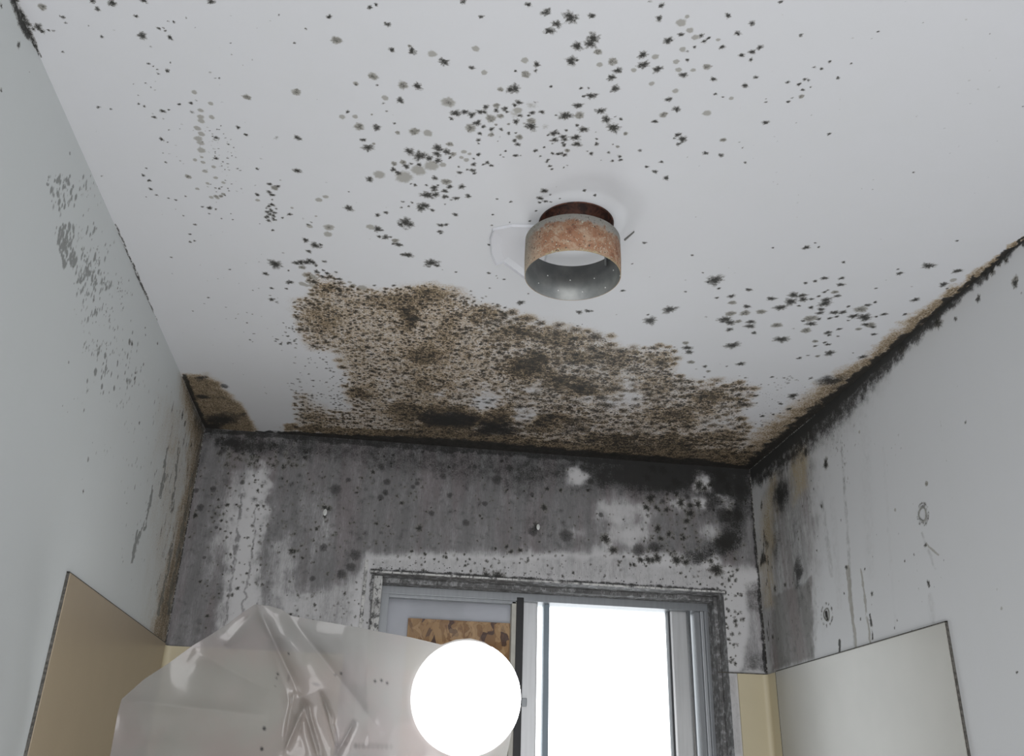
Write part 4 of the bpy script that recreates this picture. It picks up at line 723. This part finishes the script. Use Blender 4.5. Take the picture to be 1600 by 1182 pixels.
for f in ((400, 945, 470, 1090, 9, -.016), (470, 1090, 500, 1190, 5, -.018), (480, 1095, 440, 1182, 6, -.020), (405, 950, 350, 1010, 12, .010), (445, 955, 600, 1150, 14, -.010), (190, 1095, 420, 1120, 16, -.010), (555, 1125, 520, 1190, 4, -.012), (500, 1080, 520, 1130, 3, -.012), (440, 1190, 460, 1080, 4, .010), (570, 985, 578, 1180, 10, .006), (300, 1015, 420, 1080, 12, .006), (420, 1000, 480, 1182, 16, -.012), (640, 1000, 560, 1180, 18, -.006), (505, 1090, 530, 1182, 3, -.010)):
    dep += fold(sxp, syp, *f)
dl = np.hypot(sxp-728, (syp-1091))*k; rs = LR+.006
front = lc[1]-np.sqrt(np.clip(rs*rs-dl*dl, 0, None))-.012
wgt = np.clip((200-np.hypot(sxp-728, syp-1091))/110, 0, 1); wgt = wgt*wgt*(3-2*wgt)
drape = lc[1]-LR-.012+dl*.10
dep = dep*(1-wgt)+drape*wgt
dirs = CF+CR*((sxp-800)/FPX)[..., None]-CU*((syp-591)/FPX)[..., None]
SP = CAM+dirs*((dep-CAM[1])/dirs[..., 1])[..., None]
ink = np.zeros(sxp.shape)
def dab(x, y, rx, ry, a, ang=0):
    c, q = math.cos(math.radians(ang)), math.sin(math.radians(ang)); dx, dy = sxp-x, syp-y
    np.maximum(ink, a*np.clip(1.6*(1-np.sqrt(((dx*c+dy*q)/rx)**2+((-dx*q+dy*c)/ry)**2)), 0, 1), out=ink)
for x, y, r, a in ((413, 1139, 3.4, 1), (409, 1171, 3.2, 1), (451, 1022, 2, .9), (434, 1054, 2.2, 1), (432, 1060, 1.8, .7), (524, 1055, 2.4, .6), (533, 1053, 2.4, .9), (586, 1065, 2.4, 1), (596, 1064, 2.4, 1), (605, 1068, 2.4, .9), (653, 1075, 1.8, .6), (661, 1073, 1.8, .6), (430, 1073, 1.6, .4)): dab(x, y, r*1.2, r*1.4, a)
dab(451, 1060, 3, 9, .35, 8); dab(494, 1070, 9, 3.6, .5, 12)
for x, w_, a_ in ((556, 5, .42), (561, 3, .35), (568, 6, .36), (576, 4, .26), (583, 5, .22), (591, 4, .26), (597, 5, .22), (604, 5, .25), (611, 4, .18)): dab(x, 1166+(x-556)*.03, w_, 6.5, a_)
dab(584, 1166, 34, 7, .2, 2)
for x in (526, 540): dab(x, 1163, 5, 5, .22)
q = np.arange(NS*NTT).reshape(NTT, NS); q = np.stack([q[:-1, :-1], q[:-1, 1:], q[1:, 1:], q[1:, :-1]], -1).reshape(-1, 4)
me = bpy.data.meshes.new('plastic_sheet'); me.from_pydata(SP.reshape(-1, 3).tolist(), [], q.tolist()); me.update()
for p in me.polygons: p.use_smooth = True
a = me.attributes.new('ink', 'FLOAT', 'POINT'); a.data.foreach_set('value', ink.astype(np.float32).ravel())
s = NT('milky_polythene'); s.n.remove(s.b); c = s.coord(); n = s.noise(c, 9, 3)
ia = s.n.new('ShaderNodeAttribute'); ia.attribute_name = 'ink'
colr = s.mix(s.step(n, .35, .65), (0.285, 0.28, 0.265), (0.30, 0.265, 0.255)); colr = s.mix(ia.outputs['Fac'], colr, (0.03, 0.03, 0.03))
df = s.n.new('ShaderNodeBsdfDiffuse'); tl = s.n.new('ShaderNodeBsdfTranslucent'); tp = s.n.new('ShaderNodeBsdfTransparent'); gs = s.n.new('ShaderNodeBsdfGlossy'); gs.inputs['Roughness'].default_value = .13
s.l.new(colr, df.inputs[0]); s.l.new(colr, tl.inputs[0]); tp.inputs[0].default_value = (.95, .95, .95, 1)
def mixs(f, a, b):
    m = s.n.new('ShaderNodeMixShader'); s.put(m.inputs[0], f); s.l.new(a, m.inputs[1]); s.l.new(b, m.inputs[2]); return m.outputs[0]
m1 = mixs(.28, df.outputs[0], tl.outputs[0]); m2 = mixs(s.math('MULTIPLY', s.math('SUBTRACT', 1, ia.outputs['Fac']), .16), m1, tp.outputs[0])
fr = s.n.new('ShaderNodeLayerWeight'); m3 = mixs(s.math('ADD', s.math('MULTIPLY', s.math('POWER', fr.outputs['Facing'], 4), .35), .07), m2, gs.outputs[0]); s.l.new(m3, s.out.inputs[0])
sheet = fit(link('plastic_sheet', me, s.m), 'milky translucent plastic sheet draped over the lamp at lower left', 'plastic sheet')
